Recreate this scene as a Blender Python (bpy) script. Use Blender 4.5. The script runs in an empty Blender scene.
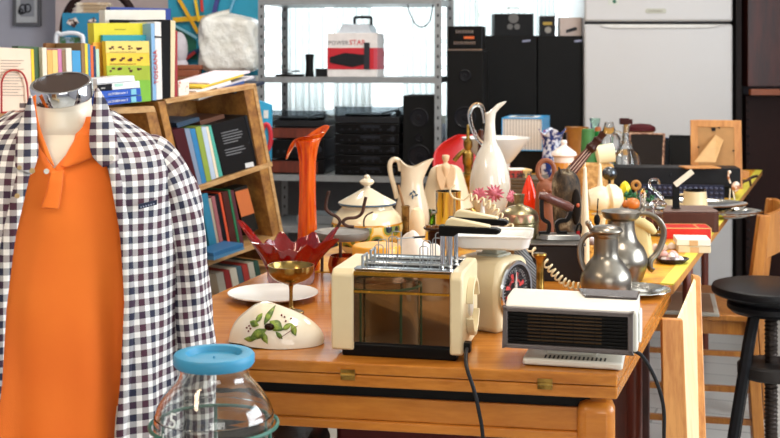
import bpy, bmesh, math, random
from mathutils import Vector, Matrix
random.seed(7)
SC = bpy.context.scene
COL = SC.collection
F, H, HY = 1200.0, 1.31, 58.0          # focal length in pixels, eye height, horizon row

# ---------------------------------------------------------------- camera, world, lights
cd = bpy.data.cameras.new('camera'); cam = bpy.data.objects.new('camera', cd); COL.objects.link(cam)
cam.location = (0, 0, H); cam.rotation_euler = (math.pi/2, 0, 0)
cd.sensor_width = 36; cd.lens = F/780*36; cd.shift_y = -(219-HY)/780
cd.clip_start = .05; cd.clip_end = 60
cd.dof.use_dof = True; cd.dof.focus_distance = 2.35; cd.dof.aperture_fstop = 9
SC.camera = cam
SC.view_settings.view_transform = 'Standard'; SC.view_settings.look = 'None'
SC.view_settings.exposure = -0.12; SC.view_settings.gamma = 1; SC.view_settings.use_curve_mapping = False
w = bpy.data.worlds.new('sky'); SC.world = w; w.use_nodes = True
bg = w.node_tree.nodes['Background']; bg.inputs[0].default_value = (.88, .96, 1, 1); bg.inputs[1].default_value = 3.6

def area(name, loc, rot, sx, sy, power, col):
    l = bpy.data.lights.new(name, 'AREA'); l.shape = 'RECTANGLE'; l.size = sx; l.size_y = sy
    l.energy = power; l.color = col
    o = bpy.data.objects.new(name, l); o.location = loc; o.rotation_euler = rot; COL.objects.link(o); return o
area('daylight_front_window', (.9, -2.52, 1.75), (math.radians(90), 0, 0), 2.4, 1.5, 52, (1, .93, .84))
area('daylight_side_window', (2.92, 2.2, 1.7), (math.radians(90), 0, math.radians(90)), 2.2, 1.4, 105, (.84, .92, 1))
area('ceiling_fill_light', (-1.3, 1.0, 2.72), (0, 0, 0), .3, 1.2, 34, (1, .80, .58))  # this and the next ceiling lights are unseen fill, added to brighten the room
area('ceiling_fill_light', (.6, 2.6, 2.72), (0, 0, 0), .3, 1.2, 30, (1, .90, .78))
area('ceiling_fill_light', (-.6, 4.9, 2.72), (0, 0, 0), .3, 1.2, 30, (1, .90, .8))
area('ceiling_fill_light', (1.3, 4.9, 2.72), (0, 0, 0), .3, 1.2, 30, (1, .92, .84))

# ---------------------------------------------------------------- helpers
def P(px, py, D): return Vector(((px-390)/F*D, D, H+(HY-py)/F*D))
def XX(px, D): return (px-390)/F*D
def ZZ(py, D): return H+(HY-py)/F*D
TZ = .76
def DT(py, z=TZ): return F*(H-z)/(py-HY)
def lin(h):
    if isinstance(h, (tuple, list)): return tuple(h[:3])
    r = []
    for i in (0, 2, 4):
        c = int(h[i:i+2], 16)/255
        r.append(c/12.92 if c <= .04045 else ((c+.055)/1.055)**2.4)
    return tuple(r)
MATS = {}
def newmat(name):
    m = bpy.data.materials.new(name); m.use_nodes = True; MATS[name] = m
    return m, m.node_tree, m.node_tree.nodes['Principled BSDF']
def setp(b, **k):
    for a, v in k.items(): b.inputs[a].default_value = v
def ramp(nt, fac, stops):
    r = nt.nodes.new('ShaderNodeValToRGB'); e = r.color_ramp.elements
    while len(e) < len(stops): e.new(.5)
    for i, (p, c) in enumerate(stops): e[i].position = p; e[i].color = (*lin(c), 1)
    nt.links.new(fac, r.inputs[0]); return r.outputs[0]
def coords(nt, scale=(1, 1, 1), uv=False, rot=(0, 0, 0)):
    t = nt.nodes.new('ShaderNodeTexCoord'); mp = nt.nodes.new('ShaderNodeMapping')
    mp.inputs['Scale'].default_value = scale; mp.inputs['Rotation'].default_value = rot
    nt.links.new(t.outputs['UV' if uv else 'Object'], mp.inputs[0]); return mp.outputs[0]
def noise(nt, vec, scale, detail=3, rough=.5):
    n = nt.nodes.new('ShaderNodeTexNoise'); n.inputs['Scale'].default_value = scale
    n.inputs['Detail'].default_value = detail; n.inputs['Roughness'].default_value = rough
    nt.links.new(vec, n.inputs['Vector']); return n.outputs['Fac']
def bump(nt, b, fac, strength, dist=.002):
    n = nt.nodes.new('ShaderNodeBump'); n.inputs['Strength'].default_value = strength; n.inputs['Distance'].default_value = dist
    nt.links.new(fac, n.inputs['Height']); nt.links.new(n.outputs[0], b.inputs['Normal'])
def mixc(nt, fac, a, b):
    m = nt.nodes.new('ShaderNodeMix'); m.data_type = 'RGBA'
    for s, v in ((0, fac), (6, a), (7, b)):
        if hasattr(v, 'is_output'): nt.links.new(v, m.inputs[s])
        else: m.inputs[s].default_value = v if s == 0 else (*lin(v), 1)
    return m.outputs[2]
def mth(nt, op, a, b=0.0):
    m = nt.nodes.new('ShaderNodeMath'); m.operation = op
    for i, v in enumerate((a, b)):
        if hasattr(v, 'is_output'): nt.links.new(v, m.inputs[i])
        else: m.inputs[i].default_value = v
    return m.outputs[0]
def darker(h, k):
    c = lin(h); return tuple(x*k for x in c)
def mat(name, c, rough=.5, metal=0, var=.86, ns=30, bmp=0, **k):
    if name in MATS: return MATS[name]
    m, nt, b = newmat(name)
    f = noise(nt, coords(nt), ns)
    nt.links.new(ramp(nt, f, [(.3, darker(c, var)), (.7, c)]), b.inputs['Base Color'])
    setp(b, Roughness=rough, Metallic=metal, **k)
    if sum(lin(c)) < .12 and not metal: b.inputs['Specular IOR Level'].default_value = .18
    if bmp: bump(nt, b, f, bmp)
    return m
def spot(name, c, c2, scale=30, lo=.45, hi=.55, rough=.5, metal=0, bmp=0, stretch=(1, 1, 1), c3=None):
    m, nt, b = newmat(name)
    f = noise(nt, coords(nt, stretch), scale, 4, .6)
    st = [(lo, c), (hi, c2)] + ([(min(hi+.1, .99), c3)] if c3 else [])
    nt.links.new(ramp(nt, f, st), b.inputs['Base Color'])
    setp(b, Roughness=rough, Metallic=metal)
    if bmp: bump(nt, b, f, bmp, .004)
    return m
def wood(name, a, c, stretch=(3, 30, 30), rough=.35, k=1.0, rot=(0, 0, 0)):
    m, nt, b = newmat(name)
    v = coords(nt, stretch, rot=rot); f = noise(nt, v, 1.6*k, 5, .6)
    f2 = noise(nt, v, 7*k, 2, .5); f3 = mth(nt, 'ADD', mth(nt, 'MULTIPLY', f, .75), mth(nt, 'MULTIPLY', f2, .25))
    nt.links.new(ramp(nt, f3, [(.38, a), (.62, c)]), b.inputs['Base Color'])
    setp(b, Roughness=rough); bump(nt, b, f3, .08); return m
def glass(name, c='ffffff', rough=.02, ior=1.45, alpha=1):
    m, nt, b = newmat(name); f = noise(nt, coords(nt), 8)
    nt.links.new(ramp(nt, f, [(.2, darker(c, .96)), (.8, c)]), b.inputs['Base Color'])
    setp(b, Roughness=rough, IOR=ior); b.inputs['Transmission Weight'].default_value = 1; return m

ROOT = {}
class MB:
    def __init__(s): s.v = []; s.f = []; s.uv = None; s.mi = []
    def add(s, vs, fs, mi=0):
        n = len(s.v); s.v += [Vector(v) for v in vs]; s.f += [tuple(i+n for i in f) for f in fs]; s.mi += [mi]*len(fs); return s
    def box(s, x0, x1, y0, y1, z0, z1, M=None, mi=0):
        vs = [Vector(p) for p in ((x0,y0,z0),(x1,y0,z0),(x1,y1,z0),(x0,y1,z0),(x0,y0,z1),(x1,y0,z1),(x1,y1,z1),(x0,y1,z1))]
        if M: vs = [M @ v for v in vs]
        return s.add(vs, [(3,2,1,0),(4,5,6,7),(0,1,5,4),(1,2,6,5),(2,3,7,6),(3,0,4,7)], mi)
    def hexa(s, q0, q1, mi=0):       # two quads (front, back), same order
        return s.add(list(q0)+list(q1), [(0,1,2,3),(7,6,5,4),(1,0,4,5),(2,1,5,6),(3,2,6,7),(0,3,7,4)], mi)
    def lathe(s, prof, n=28, c=(0,0,0), sx=1, sy=1, M=None, wob=None, mi=0):
        vs = []; fs = []; L = len(prof)
        for r, z in prof:
            for i in range(n):
                a = 2*math.pi*i/n; rr = r*(wob(a, z) if wob else 1)
                p = Vector((c[0]+rr*math.cos(a)*sx, c[1]+rr*math.sin(a)*sy, c[2]+z))
                vs.append(M @ p if M else p)
        for j in range(L-1):
            for i in range(n):
                k = (i+1) % n; fs.append((j*n+i, j*n+k, (j+1)*n+k, (j+1)*n+i))
        if prof[0][0] > 1e-6 and prof[0] != prof[-1]: fs.append(tuple(range(n-1, -1, -1)))
        if prof[-1][0] > 1e-6 and prof[0] != prof[-1]: fs.append(tuple((L-1)*n+i for i in range(n)))
        return s.add(vs, fs, mi)
    def tube(s, pts, r, n=10, closed=False, sq=1.0, mi=0):
        pts = [Vector(p) for p in pts]; L = len(pts)
        rs = r if isinstance(r, (list, tuple)) else [r]*L
        vs = []; fs = []; up = None
        for i, p in enumerate(pts):
            a = pts[(i-1) % L] if (closed or i) else p; b = pts[(i+1) % L] if (closed or i < L-1) else p
            t = (b-a).normalized()
            if up is None: up = t.orthogonal().normalized()
            up = (up - t*up.dot(t)).normalized(); sd = t.cross(up)
            for k in range(n):
                an = 2*math.pi*k/n; vs.append(p + (up*math.cos(an) + sd*math.sin(an)*sq)*rs[i])
        for i in range(L if closed else L-1):
            j = (i+1) % L
            for k in range(n):
                q = (k+1) % n; fs.append((i*n+k, i*n+q, j*n+q, j*n+k))
        if not closed: fs.append(tuple(range(n-1, -1, -1))); fs.append(tuple((L-1)*n+k for k in range(n)))
        return s.add(vs, fs, mi)
    def prism(s, out, y0, y1, M=None, mi=0):      # outline in x,z ; extruded along y
        n = len(out); vs = [Vector((x, y0, z)) for x, z in out]+[Vector((x, y1, z)) for x, z in out]
        if M: vs = [M @ v for v in vs]
        return s.add(vs, [tuple(range(n)), tuple(range(2*n-1, n-1, -1))]+[((i+1) % n, i, i+n, (i+1) % n+n) for i in range(n)], mi)
    def ball(s, c, rx, ry=None, rz=None, n=14, mi=0, M=None):
        ry = ry or rx; rz = rz or rx; m = max(6, n//2+1)
        prof = [(math.sin(math.pi*j/m), -math.cos(math.pi*j/m)*rz) for j in range(m+1)]
        prof[0] = (0, -rz); prof[-1] = (0, rz)
        prof = [(r*rx, z) for r, z in prof]
        return s.lathe(prof, n, c, 1, ry/rx, M=M, mi=mi)
    def sheet(s, rows, closed=False, uvs=None):
        R = len(rows); C = len(rows[0]); vs = [p for r in rows for p in r]; fs = []
        for j in range(R-1):
            for i in range(C if closed else C-1):
                k = (i+1) % C; fs.append((j*C+i, j*C+k, (j+1)*C+k, (j+1)*C+i))
        if uvs:
            if s.uv is None: s.uv = [(0, 0)]*len(s.v)
            s.uv += [u for r in uvs for u in r]
        return s.add(vs, fs)
    def build(s, name, m, parent=None, bevel=0, smooth=True, sub=0, solid=0, world=False, label=None, fix=True):
        me = bpy.data.meshes.new(name); vs = s.v
        if world and parent: inv = ROOT[parent.name].inverted(); vs = [inv @ v for v in vs]
        me.from_pydata([tuple(v) for v in vs], [], s.f)
        ms = m if isinstance(m, (list, tuple)) else [m]
        for x in ms: me.materials.append(x)
        if len(ms) > 1: me.polygons.foreach_set('material_index', s.mi)
        if s.uv and len(s.uv) == len(vs):
            ul = me.uv_layers.new(name='UVMap')
            for lp in me.loops: ul.data[lp.index].uv = s.uv[lp.vertex_index]
        if fix:
            bm = bmesh.new(); bm.from_mesh(me); bmesh.ops.remove_doubles(bm, verts=bm.verts, dist=1e-5) if not s.uv else None
            bmesh.ops.recalc_face_normals(bm, faces=bm.faces); bm.to_mesh(me); bm.free()
        if smooth: me.shade_smooth(); me.set_sharp_from_angle(angle=math.radians(38))
        o = bpy.data.objects.new(name, me); COL.objects.link(o)
        if solid:
            d = o.modifiers.new('solid', 'SOLIDIFY'); d.thickness = solid; d.offset = -1
        if bevel:
            d = o.modifiers.new('bevel', 'BEVEL'); d.width = bevel; d.segments = 2; d.limit_method = 'ANGLE'; d.angle_limit = math.radians(40)
        if sub:
            d = o.modifiers.new('sub', 'SUBSURF'); d.levels = sub; d.render_levels = sub
        if parent:
            o.parent = parent; ROOT[o.name] = ROOT[parent.name]
        else: ROOT[o.name] = Matrix.Identity(4)
        if label: o['label'] = label
        return o
def T(name, label, cat, loc=(0, 0, 0), rz=0, group=None):
    o = bpy.data.objects.new(name, None); o.empty_display_size = .05; COL.objects.link(o)
    o.location = loc; o.rotation_euler = (0, 0, rz); o['label'] = label; o['category'] = cat
    if group: o['group'] = group
    ROOT[o.name] = Matrix.Translation(Vector(loc)) @ Matrix.Rotation(rz, 4, 'Z'); return o
def tag(o, label, cat, group=None):
    o['label'] = label; o['category'] = cat
    if group: o['group'] = group
    return o
def struct(name, mb, m, **k):
    o = mb.build(name, m, **k); o['kind'] = 'structure'; return o
def on(px, py, z=TZ):                       # point standing on height z seen at px,py
    D = DT(py, z); return (XX(px, D), D, z)
def at(px, D, z=TZ): return (XX(px, D), D, z)
def text(s, name, size, M, m, parent, ext=.0006, world=False, align='CENTER'):
    cu = bpy.data.curves.new('t', 'FONT'); cu.body = s; cu.size = size; cu.extrude = ext; cu.align_x = align; cu.resolution_u = 2
    o = bpy.data.objects.new('t', cu); COL.objects.link(o); bpy.context.view_layer.update()
    me = bpy.data.meshes.new_from_object(o.evaluated_get(bpy.context.evaluated_depsgraph_get()))
    bpy.data.objects.remove(o); me.materials.clear(); me.materials.append(m)
    MM = (ROOT[parent.name].inverted() @ M) if world else M
    me.transform(MM); r = bpy.data.objects.new(name, me); COL.objects.link(r); r.parent = parent; ROOT[r.name] = ROOT[parent.name]; return r
def face_M(o, xdir, updir=Vector((0, 0, 1))):  # text matrix: x along xdir, y along updir
    x = Vector(xdir).normalized(); y = Vector(updir).normalized(); z = x.cross(y)
    M = Matrix((x, y, z)).transposed().to_4x4(); M.translation = Vector(o); return M
def spline(pts, k=6):                       # catmull-rom
    pts = [Vector(p) for p in pts]; out = []
    for i in range(len(pts)-1):
        p0 = pts[max(i-1, 0)]; p1 = pts[i]; p2 = pts[i+1]; p3 = pts[min(i+2, len(pts)-1)]
        for j in range(k):
            t = j/k; out.append(.5*((2*p1)+(p2-p0)*t+(2*p0-5*p1+4*p2-p3)*t*t+(3*p1-p0-3*p2+p3)*t**3))
    out.append(pts[-1]); return out
def smooth_prof(p, k=5): return [(max(v.x, 0), v.y) for v in [Vector((q.x, q.y)) for q in spline([(r, z, 0) for r, z in p], k)]]

# ---------------------------------------------------------------- materials
table_wood = wood('table_wood', 'a4601c', 'c07a2c', (2, 25, 25), .22, rot=(0, 0, .17))
apron_wood = wood('apron_wood', 'b36a20', 'c67e2e', (2, 20, 20), .3)
chair_wood = wood('chair_wood', '9c5d22', 'bb7a35', (30, 30, 3), .35)
light_wood = wood('light_wood', 'd4b888', 'e6d0a6', (30, 30, 3), .45)
pine = wood('pine', 'b07034', 'cc8f4c', (30, 30, 3), .4)
shelf_wood = wood('shelf_wood', '7d4f26', 'b5813f', (9, 9, 9), .5, k=1.3)
shelf_edge = wood('shelf_edge', 'a87b48', 'cfa772', (8, 8, 30), .5)
dark_wood = wood('dark_wood', '2a100c', '46190f', (14, 14, 1.6), .4)
red_wood = wood('red_wood', '4a1c10', '6e2c18', (14, 14, 1.6), .4)
black = mat('black_plastic', '070708', .35); matte_black = mat('matte_black', '060606', .6)
char = mat('charcoal', '1e1f22', .5); grey = mat('grey_paint', '84888a', .45); zinc = mat('zinc_steel', '9aa0a2', .4, .7)
white = mat('white_gloss', 'e0e0dc', .25, var=.96); cream = mat('cream_plastic', 'dccba4', .35, var=.95)
offwhite = mat('offwhite_plastic', 'dad6ca', .35, var=.96)
chrome = mat('chrome', 'd8dadc', .09, 1, var=.95); brass = spot('aged_brass', '6d5224', 'b0904c', 25, .4, .6, .3, 1)
pewter = mat('pewter', '938c81', .3, 1, var=.75, ns=12, bmp=.08); silver = mat('silver_plate', 'd6d6d2', .14, 1, var=.8, ns=20)
paper = mat('paper', 'efe9dc', .7, var=.95); rust = spot('rusty_iron', '2c1a14', '4f3024', 40, .4, .6, .6, .4, .2)
def clr(h, rough=.55): return MATS.get('paint_'+h) or mat('paint_'+h, h, rough, var=.93)

# ---------------------------------------------------------------- room
floor_m, nt, b = newmat('floor_tiles')
v = coords(nt, (1, 1, 1), rot=(0, 0, .35)); br = nt.nodes.new('ShaderNodeTexBrick'); nt.links.new(v, br.inputs[0])
br.offset = .5; br.inputs['Scale'].default_value = 1; br.inputs['Brick Width'].default_value = .6; br.inputs['Row Height'].default_value = .19
br.inputs['Mortar Size'].default_value = .004; br.inputs['Color1'].default_value = (*lin('c9c8c2'), 1); br.inputs['Color2'].default_value = (*lin('bdbcb5'), 1)
br.inputs['Mortar'].default_value = (*lin('8a8a86'), 1); nt.links.new(br.outputs[0], b.inputs['Base Color']); setp(b, Roughness=.35)
wall_m = mat('lilac_wall', 'b9bbc9', .8, var=.92, ns=3); pink_m = mat('beige_wall', 'cdbdbb', .8, var=.94, ns=3)
ceil_m = mat('ceiling_white', 'e8e6e0', .8, var=.97, ns=2)
YB, YF, XL, XR, ZC = 7.1, -2.6, -3.0, 3.0, 2.8
struct('floor', MB().box(XL-.1, XR+.1, YF-.1, YB+.1, -.1, 0), floor_m, smooth=False)
struct('ceiling', MB().box(XL-.1, XR+.1, YF-.1, YB+.1, ZC, ZC+.1), ceil_m, smooth=False)
struct('wall_left', MB().box(XL-.1, XL, YF, YB, 0, ZC), wall_m, smooth=False)
def holed(x0, x1, z0, z1, hx0, hx1, hz0, hz1, f):
    m = MB()
    for a in ((x0, hx0, z0, z1), (hx1, x1, z0, z1), (hx0, hx1, z0, hz0), (hx0, hx1, hz1, z1)): f(m, *a)
    return m
struct('wall_right', holed(YF, YB, 0, ZC, 1.1, 3.3, 1.0, 2.4, lambda m, a, b_, c, d: m.box(XR, XR+.1, a, b_, c, d)), wall_m, smooth=False)
struct('wall_front', holed(XL, XR, 0, ZC, -.3, 2.1, 1.0, 2.5, lambda m, a, b_, c, d: m.box(a, b_, YF-.1, YF, c, d)), wall_m, smooth=False)
WX0, WX1 = -.80, 1.12
struct('wall_back', holed(XL, XR, 0, ZC, WX0, WX1, .92, 2.5, lambda m, a, b_, c, d: m.box(a, b_, YB, YB+.12, c, d)), [wall_m], smooth=False)
struct('trim_1', MB().box(XX(54, 6.9), XX(54, 6.9)+.75, 6.93, YB, 0, ZC), pink_m, smooth=False)
gl = glass('window_glass', 'ffffff', 0, 1.1)
def window(n, parts, pane):
    o = struct('window_%d' % n, parts, offwhite, smooth=False, bevel=.004); p = pane.build('pane', gl, o, smooth=False)
m = MB()
for x in (WX0, -.16, .48, WX1-.05): m.box(x, x+.05, YB+.03, YB+.09, .92, 2.5)
for z in (.92, 2.45): m.box(WX0, WX1, YB+.03, YB+.09, z, z+.05)
window(1, m, MB().box(WX0, WX1, YB+.055, YB+.06, .93, 2.49))
m = MB()
for i in range(7): m.box(-.3+i*.392, -.3+i*.392+.045, YF+.12, YF+.15, 1.0, 2.5)
for z in (1.0, 1.36, 1.73, 2.1, 2.46): m.box(-.3, 2.1, YF+.12, YF+.15, z, z+.045)
o = struct('window_2', m, offwhite, smooth=False)
m = MB()
for i in range(4): m.box(XR-.03, XR, 1.1+i*.718, 1.145+i*.718, 1.0, 2.4)
for z in (1.0, 1.68, 2.36): m.box(XR-.03, XR, 1.1, 3.3, z, z+.045)
o = struct('window_3', m, offwhite, smooth=False)
# low building and railing seen through the panes outside
g = T('garden_wall', 'pale garden wall with a slatted fence outside the window', 'wall', (0, 11, 0))
MB().box(-3, 3, 0, .2, 0, 1.15).build('wall_base', clr('dfe6e2'), g, smooth=False)
m = MB()
for i in range(14): m.box(-2.6+i*.4, -2.55+i*.4, .05, .1, 1.15, 1.75)
for i in range(5): m.box(-3, 3, .04, .06, 1.2+i*.12, 1.25+i*.12)
m.build('fence_slats', clr('cfd8d4'), g, smooth=False)
# sheer curtains
cur, nt, b = newmat('sheer_curtain'); b.inputs['Base Color'].default_value = (.9, .93, .93, 1); setp(b, Roughness=.9)
tr = nt.nodes.new('ShaderNodeBsdfTranslucent'); tr.inputs[0].default_value = (.97, 1, 1, 1)
tp = nt.nodes.new('ShaderNodeBsdfTransparent'); m1 = nt.nodes.new('ShaderNodeMixShader'); m2 = nt.nodes.new('ShaderNodeMixShader')
nz = noise(nt, coords(nt, (60, 60, 60)), 6); out = nt.nodes['Material Output']
m1.inputs[0].default_value = .85; nt.links.new(b.outputs[0], m1.inputs[1]); nt.links.new(tr.outputs[0], m1.inputs[2])
nt.links.new(mth(nt, 'MULTIPLY', nz, .5), m2.inputs[0]); nt.links.new(m1.outputs[0], m2.inputs[1]); nt.links.new(tp.outputs[0], m2.inputs[2]); nt.links.new(m2.outputs[0], out.inputs[0])
for i, (a, c, lb) in enumerate(((285, 325, 'sheer white curtain gathered behind the red and white carton shelf'), (333, 372, 'white curtain panel hanging behind the red and white carton'),
        (403, 442, 'sheer pale curtain at the right post of the metal rack'), (446, 478, 'narrow sheer curtain behind the small graphic radio'), (480, 528, 'sheer curtain falling behind the black boombox box'), (531, 556, 'pale curtain at the right edge of the window'))):
    x0, x1 = XX(a, 6.95), XX(c, 6.95); rows = []
    for z in (.80, 1.2, 1.6, 2.0, 2.6):
        rows.append([Vector((x0+(x1-x0)*j/40, 6.97+.022*math.sin(j*.95+z*.6)+.01*math.sin(j*2.3), z)) for j in range(41)])
    tag(MB().sheet(rows).build('curtain', cur, solid=.001), lb, 'curtain')
# out-of-view housings added to go with the ceiling fill lights
for k, (x, y) in enumerate(((-1.3, 1.0), (.6, 2.6), (-.6, 4.9), (1.3, 4.9))):
    t = T('fill_lamp_housing', 'unseen white strip lamp housing added for fill light, number %s from the front window' % ('one', 'two', 'three', 'four')[k], 'lamp', (x, y, ZC))
    MB().box(-.2, .2, -.65, .65, -.05, 0).build('housing', offwhite, t, bevel=.005)

# ---------------------------------------------------------------- wooden table
R0 = Vector((.394, 2.082, 0)); u = Vector((.342, .940, 0)); FL = Vector((-.575, 2.253, 0))
R1 = Vector((.681, 2.907, 0)); L1 = Vector((-.315, 3.10, 0))
def quad_slab(m, pts, z0, z1):
    n = len(pts); m.add([Vector((p.x, p.y, z0)) for p in pts]+[Vector((p.x, p.y, z1)) for p in pts],
        [tuple(range(n-1, -1, -1)), tuple(range(n, 2*n))]+[(i, (i+1) % n, (i+1) % n+n, i+n) for i in range(n)]); return m
def inset(pts, d):
    c = sum(pts, Vector())/len(pts); return [p+(c-p).normalized()*d for p in pts]
tq = [FL, R0, R1, L1]
t = T('wooden_table', 'honey brown folding-leaf wooden table under the toaster and fan heater', 'table', (.05, 2.55, 0))
quad_slab(MB(), tq, .7395, TZ).build('tabletop', table_wood, t, world=True, bevel=.003, smooth=False)
quad_slab(MB(), tq, .717, .7385).build('lower_leaf', table_wood, t, world=True, bevel=.003, smooth=False)
ex = (R0-FL).normalized(); ey = Vector((-ex.y, ex.x, 0))
def fp(px, off=0):      # point on the front edge line at px
    s = (px-390)/F; k = (s*FL.y-FL.x)/(ex.x-s*ex.y); return FL+ex*k+ey*off
for px in (348, 545):
    p = fp(px, -.0015); M = Matrix.Translation((p.x, p.y, .739)) @ Matrix.Rotation(math.atan2(ex.y, ex.x), 4, 'Z')
    h = MB().box(-.013, .013, -.001, .003, -.0095, .009, M); h.tube([M @ Vector((-.013, -.0015, 0)), M @ Vector((.013, -.0015, 0))], .0025, 8)
    h.build('hinge', brass, t, world=True)
a0, a1 = fp(120, .035), fp(590, .035); M = Matrix.Translation((a0.x, a0.y, 0)) @ Matrix.Rotation(math.atan2(ex.y, ex.x), 4, 'Z'); La = (a1-a0).length
MB().box(0, La, .006, .03, .684, .717, M).build('recess_shade_strip', matte_black, t, world=True, smooth=False)  # matte black strip paints the shade of the gap between leaf and apron
MB().box(0, La, 0, .03, .648, .690, M).build('apron', apron_wood, t, world=True, bevel=.002, smooth=False)
MB().box(0, La, -.006, .032, .630, .648, M).build('apron_moulding', apron_wood, t, world=True, bevel=.004, smooth=False)
def table_leg(c, ang, z1=.703, w_=.034, m_=apron_wood, par=None):
    M = Matrix.Translation((c.x, c.y, 0)) @ Matrix.Rotation(ang, 4, 'Z')
    MB().box(-w_, w_, -w_, w_, 0, z1, M).build('leg', m_, par, world=True, bevel=.016)
cl = fp(596, .045); table_leg(cl, math.atan2(ex.y, ex.x), .704, .033, apron_wood, t)
table_leg(fp(105, .05), -.17, .717, .033, apron_wood, t)
sa = MB().hexa([cl+Vector((.0, .05, .64)), cl+Vector((.26, .74, .64)), cl+Vector((.26, .74, .717)), cl+Vector((0, .05, .717))],
               [cl+Vector((-.03, .05, .64)), cl+Vector((.23, .74, .64)), cl+Vector((.23, .74, .717)), cl+Vector((-.03, .05, .717))])
sa.build('side_apron', apron_wood, t, world=True, smooth=False)
table_leg(Vector((.583, 2.86, 0)), -.17, .717, .018, red_wood, t); table_leg(Vector((-.27, 3.0, 0)), -.17, .717, .03, apron_wood, t)

# yellow covered table
ycl, nt, b = newmat('yellow_cloth'); f = noise(nt, coords(nt, (1, 1, 1)), 14, 4, .6)
nt.links.new(ramp(nt, f, [(.38, 'b8730c'), (.52, 'd89a16'), (.66, 'e4b22c')]), b.inputs['Base Color']); setp(b, Roughness=.4)
ytrim = mat('yellow_trim', 'ddcf4a', .45, var=.9)
YQ = [Vector((-.30, 3.115, 0)), Vector((.688, 2.92, 0)), Vector((1.826, 5.89, 0)), Vector((.80, 6.08, 0))]
t = T('yellow_table', 'long table behind the wooden one with a yellow plastic covered top', 'table', (.8, 4.5, 0))
quad_slab(MB(), YQ, .735, .7565).build('tabletop', pine, t, world=True, smooth=False)
e = (YQ[2]-YQ[1]).normalized(); nx = Vector((-e.y, e.x, 0))
for a_, b_ in ((1.39, 5.3), (.93, 3.75), (.14, 3.75), (.88, 5.8)): table_leg(Vector((a_, b_, 0)), -.35, .735, .016, red_wood, t)
t = T('tablecloth', 'yellow mottled plastic cover with a paler yellow border on the long rear table', 'tablecloth', (.8, 4.5, .757))
quad_slab(MB(), [YQ[0], YQ[1]+nx*.03, YQ[2]+nx*.03, YQ[3]], .757, TZ).build('cloth', ycl, t, world=True, smooth=False)
quad_slab(MB(), [YQ[1]+nx*.03, YQ[1]-nx*.002, YQ[2]-nx*.002, YQ[2]+nx*.03], .757, TZ+.0004).build('border', ytrim, t, world=True, smooth=False)

# ---------------------------------------------------------------- toaster
ang = -.177
t = T('toaster', 'cream toaster with mirrored glass front and wire racks on the wooden table', 'toaster', (.007, 2.195, TZ), -.215)
W, Dp = .246, .19
x0, x1 = -.119, .127
side = [(0, .011), (Dp, .011), (Dp, .15), (Dp-.012, .16), (.012, .16), (0, .15)]
def yz_prism(m, prof, xa, xb):
    n = len(prof); m.add([(xa, y, z) for y, z in prof]+[(xb, y, z) for y, z in prof],
        [tuple(range(n)), tuple(range(2*n-1, n-1, -1))]+[((i+1) % n, i, i+n, (i+1) % n+n) for i in range(n)]); return m
yz_prism(MB(), side, x0, x0+.043).build('end_panel', cream, t, bevel=.004)
yz_prism(MB(), side, x1-.024, x1).build('end_panel', cream, t, bevel=.004)
mirror, nt, b = newmat('smoked_mirror_glass'); f = noise(nt, coords(nt), 6)
nt.links.new(ramp(nt, f, [(.3, '8a6a50'), (.7, '9c7c60')]), b.inputs['Base Color']); setp(b, Metallic=1, Roughness=.03)
body = MB().box(x0+.043, x1-.024, .006, Dp-.004, .02, .152).build('body', char, t, smooth=False)
MB().box(x0+.043, x1-.024, .002, .006, .027, .118).build('glass_panel', mirror, t, smooth=False)
MB().box(x0+.043, x1-.024, .0022, .006, .122, .150).build('glass_panel', mirror, t, smooth=False)
gold = mat('gold_strip', 'd9a23a', .25, 1)
MB().box(x0+.043, x1-.024, 0, .004, .118, .122).box(x0+.043, x1-.024, 0, .006, .150, .157).build('gold_trim', gold, t, smooth=False)
MB().box(x0+.02, x1-.012, .004, Dp-.01, 0, .024).build('base', black, t, bevel=.003)
top = MB().box(x0+.04, x1-.02, .012, .04, .150, .161).box(x0+.04, x1-.02, .085, .105, .15, .161).box(x0+.04, x1-.02, .15, Dp-.01, .15, .161)
top.build('top_plate', chrome, t, bevel=.001)
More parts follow.
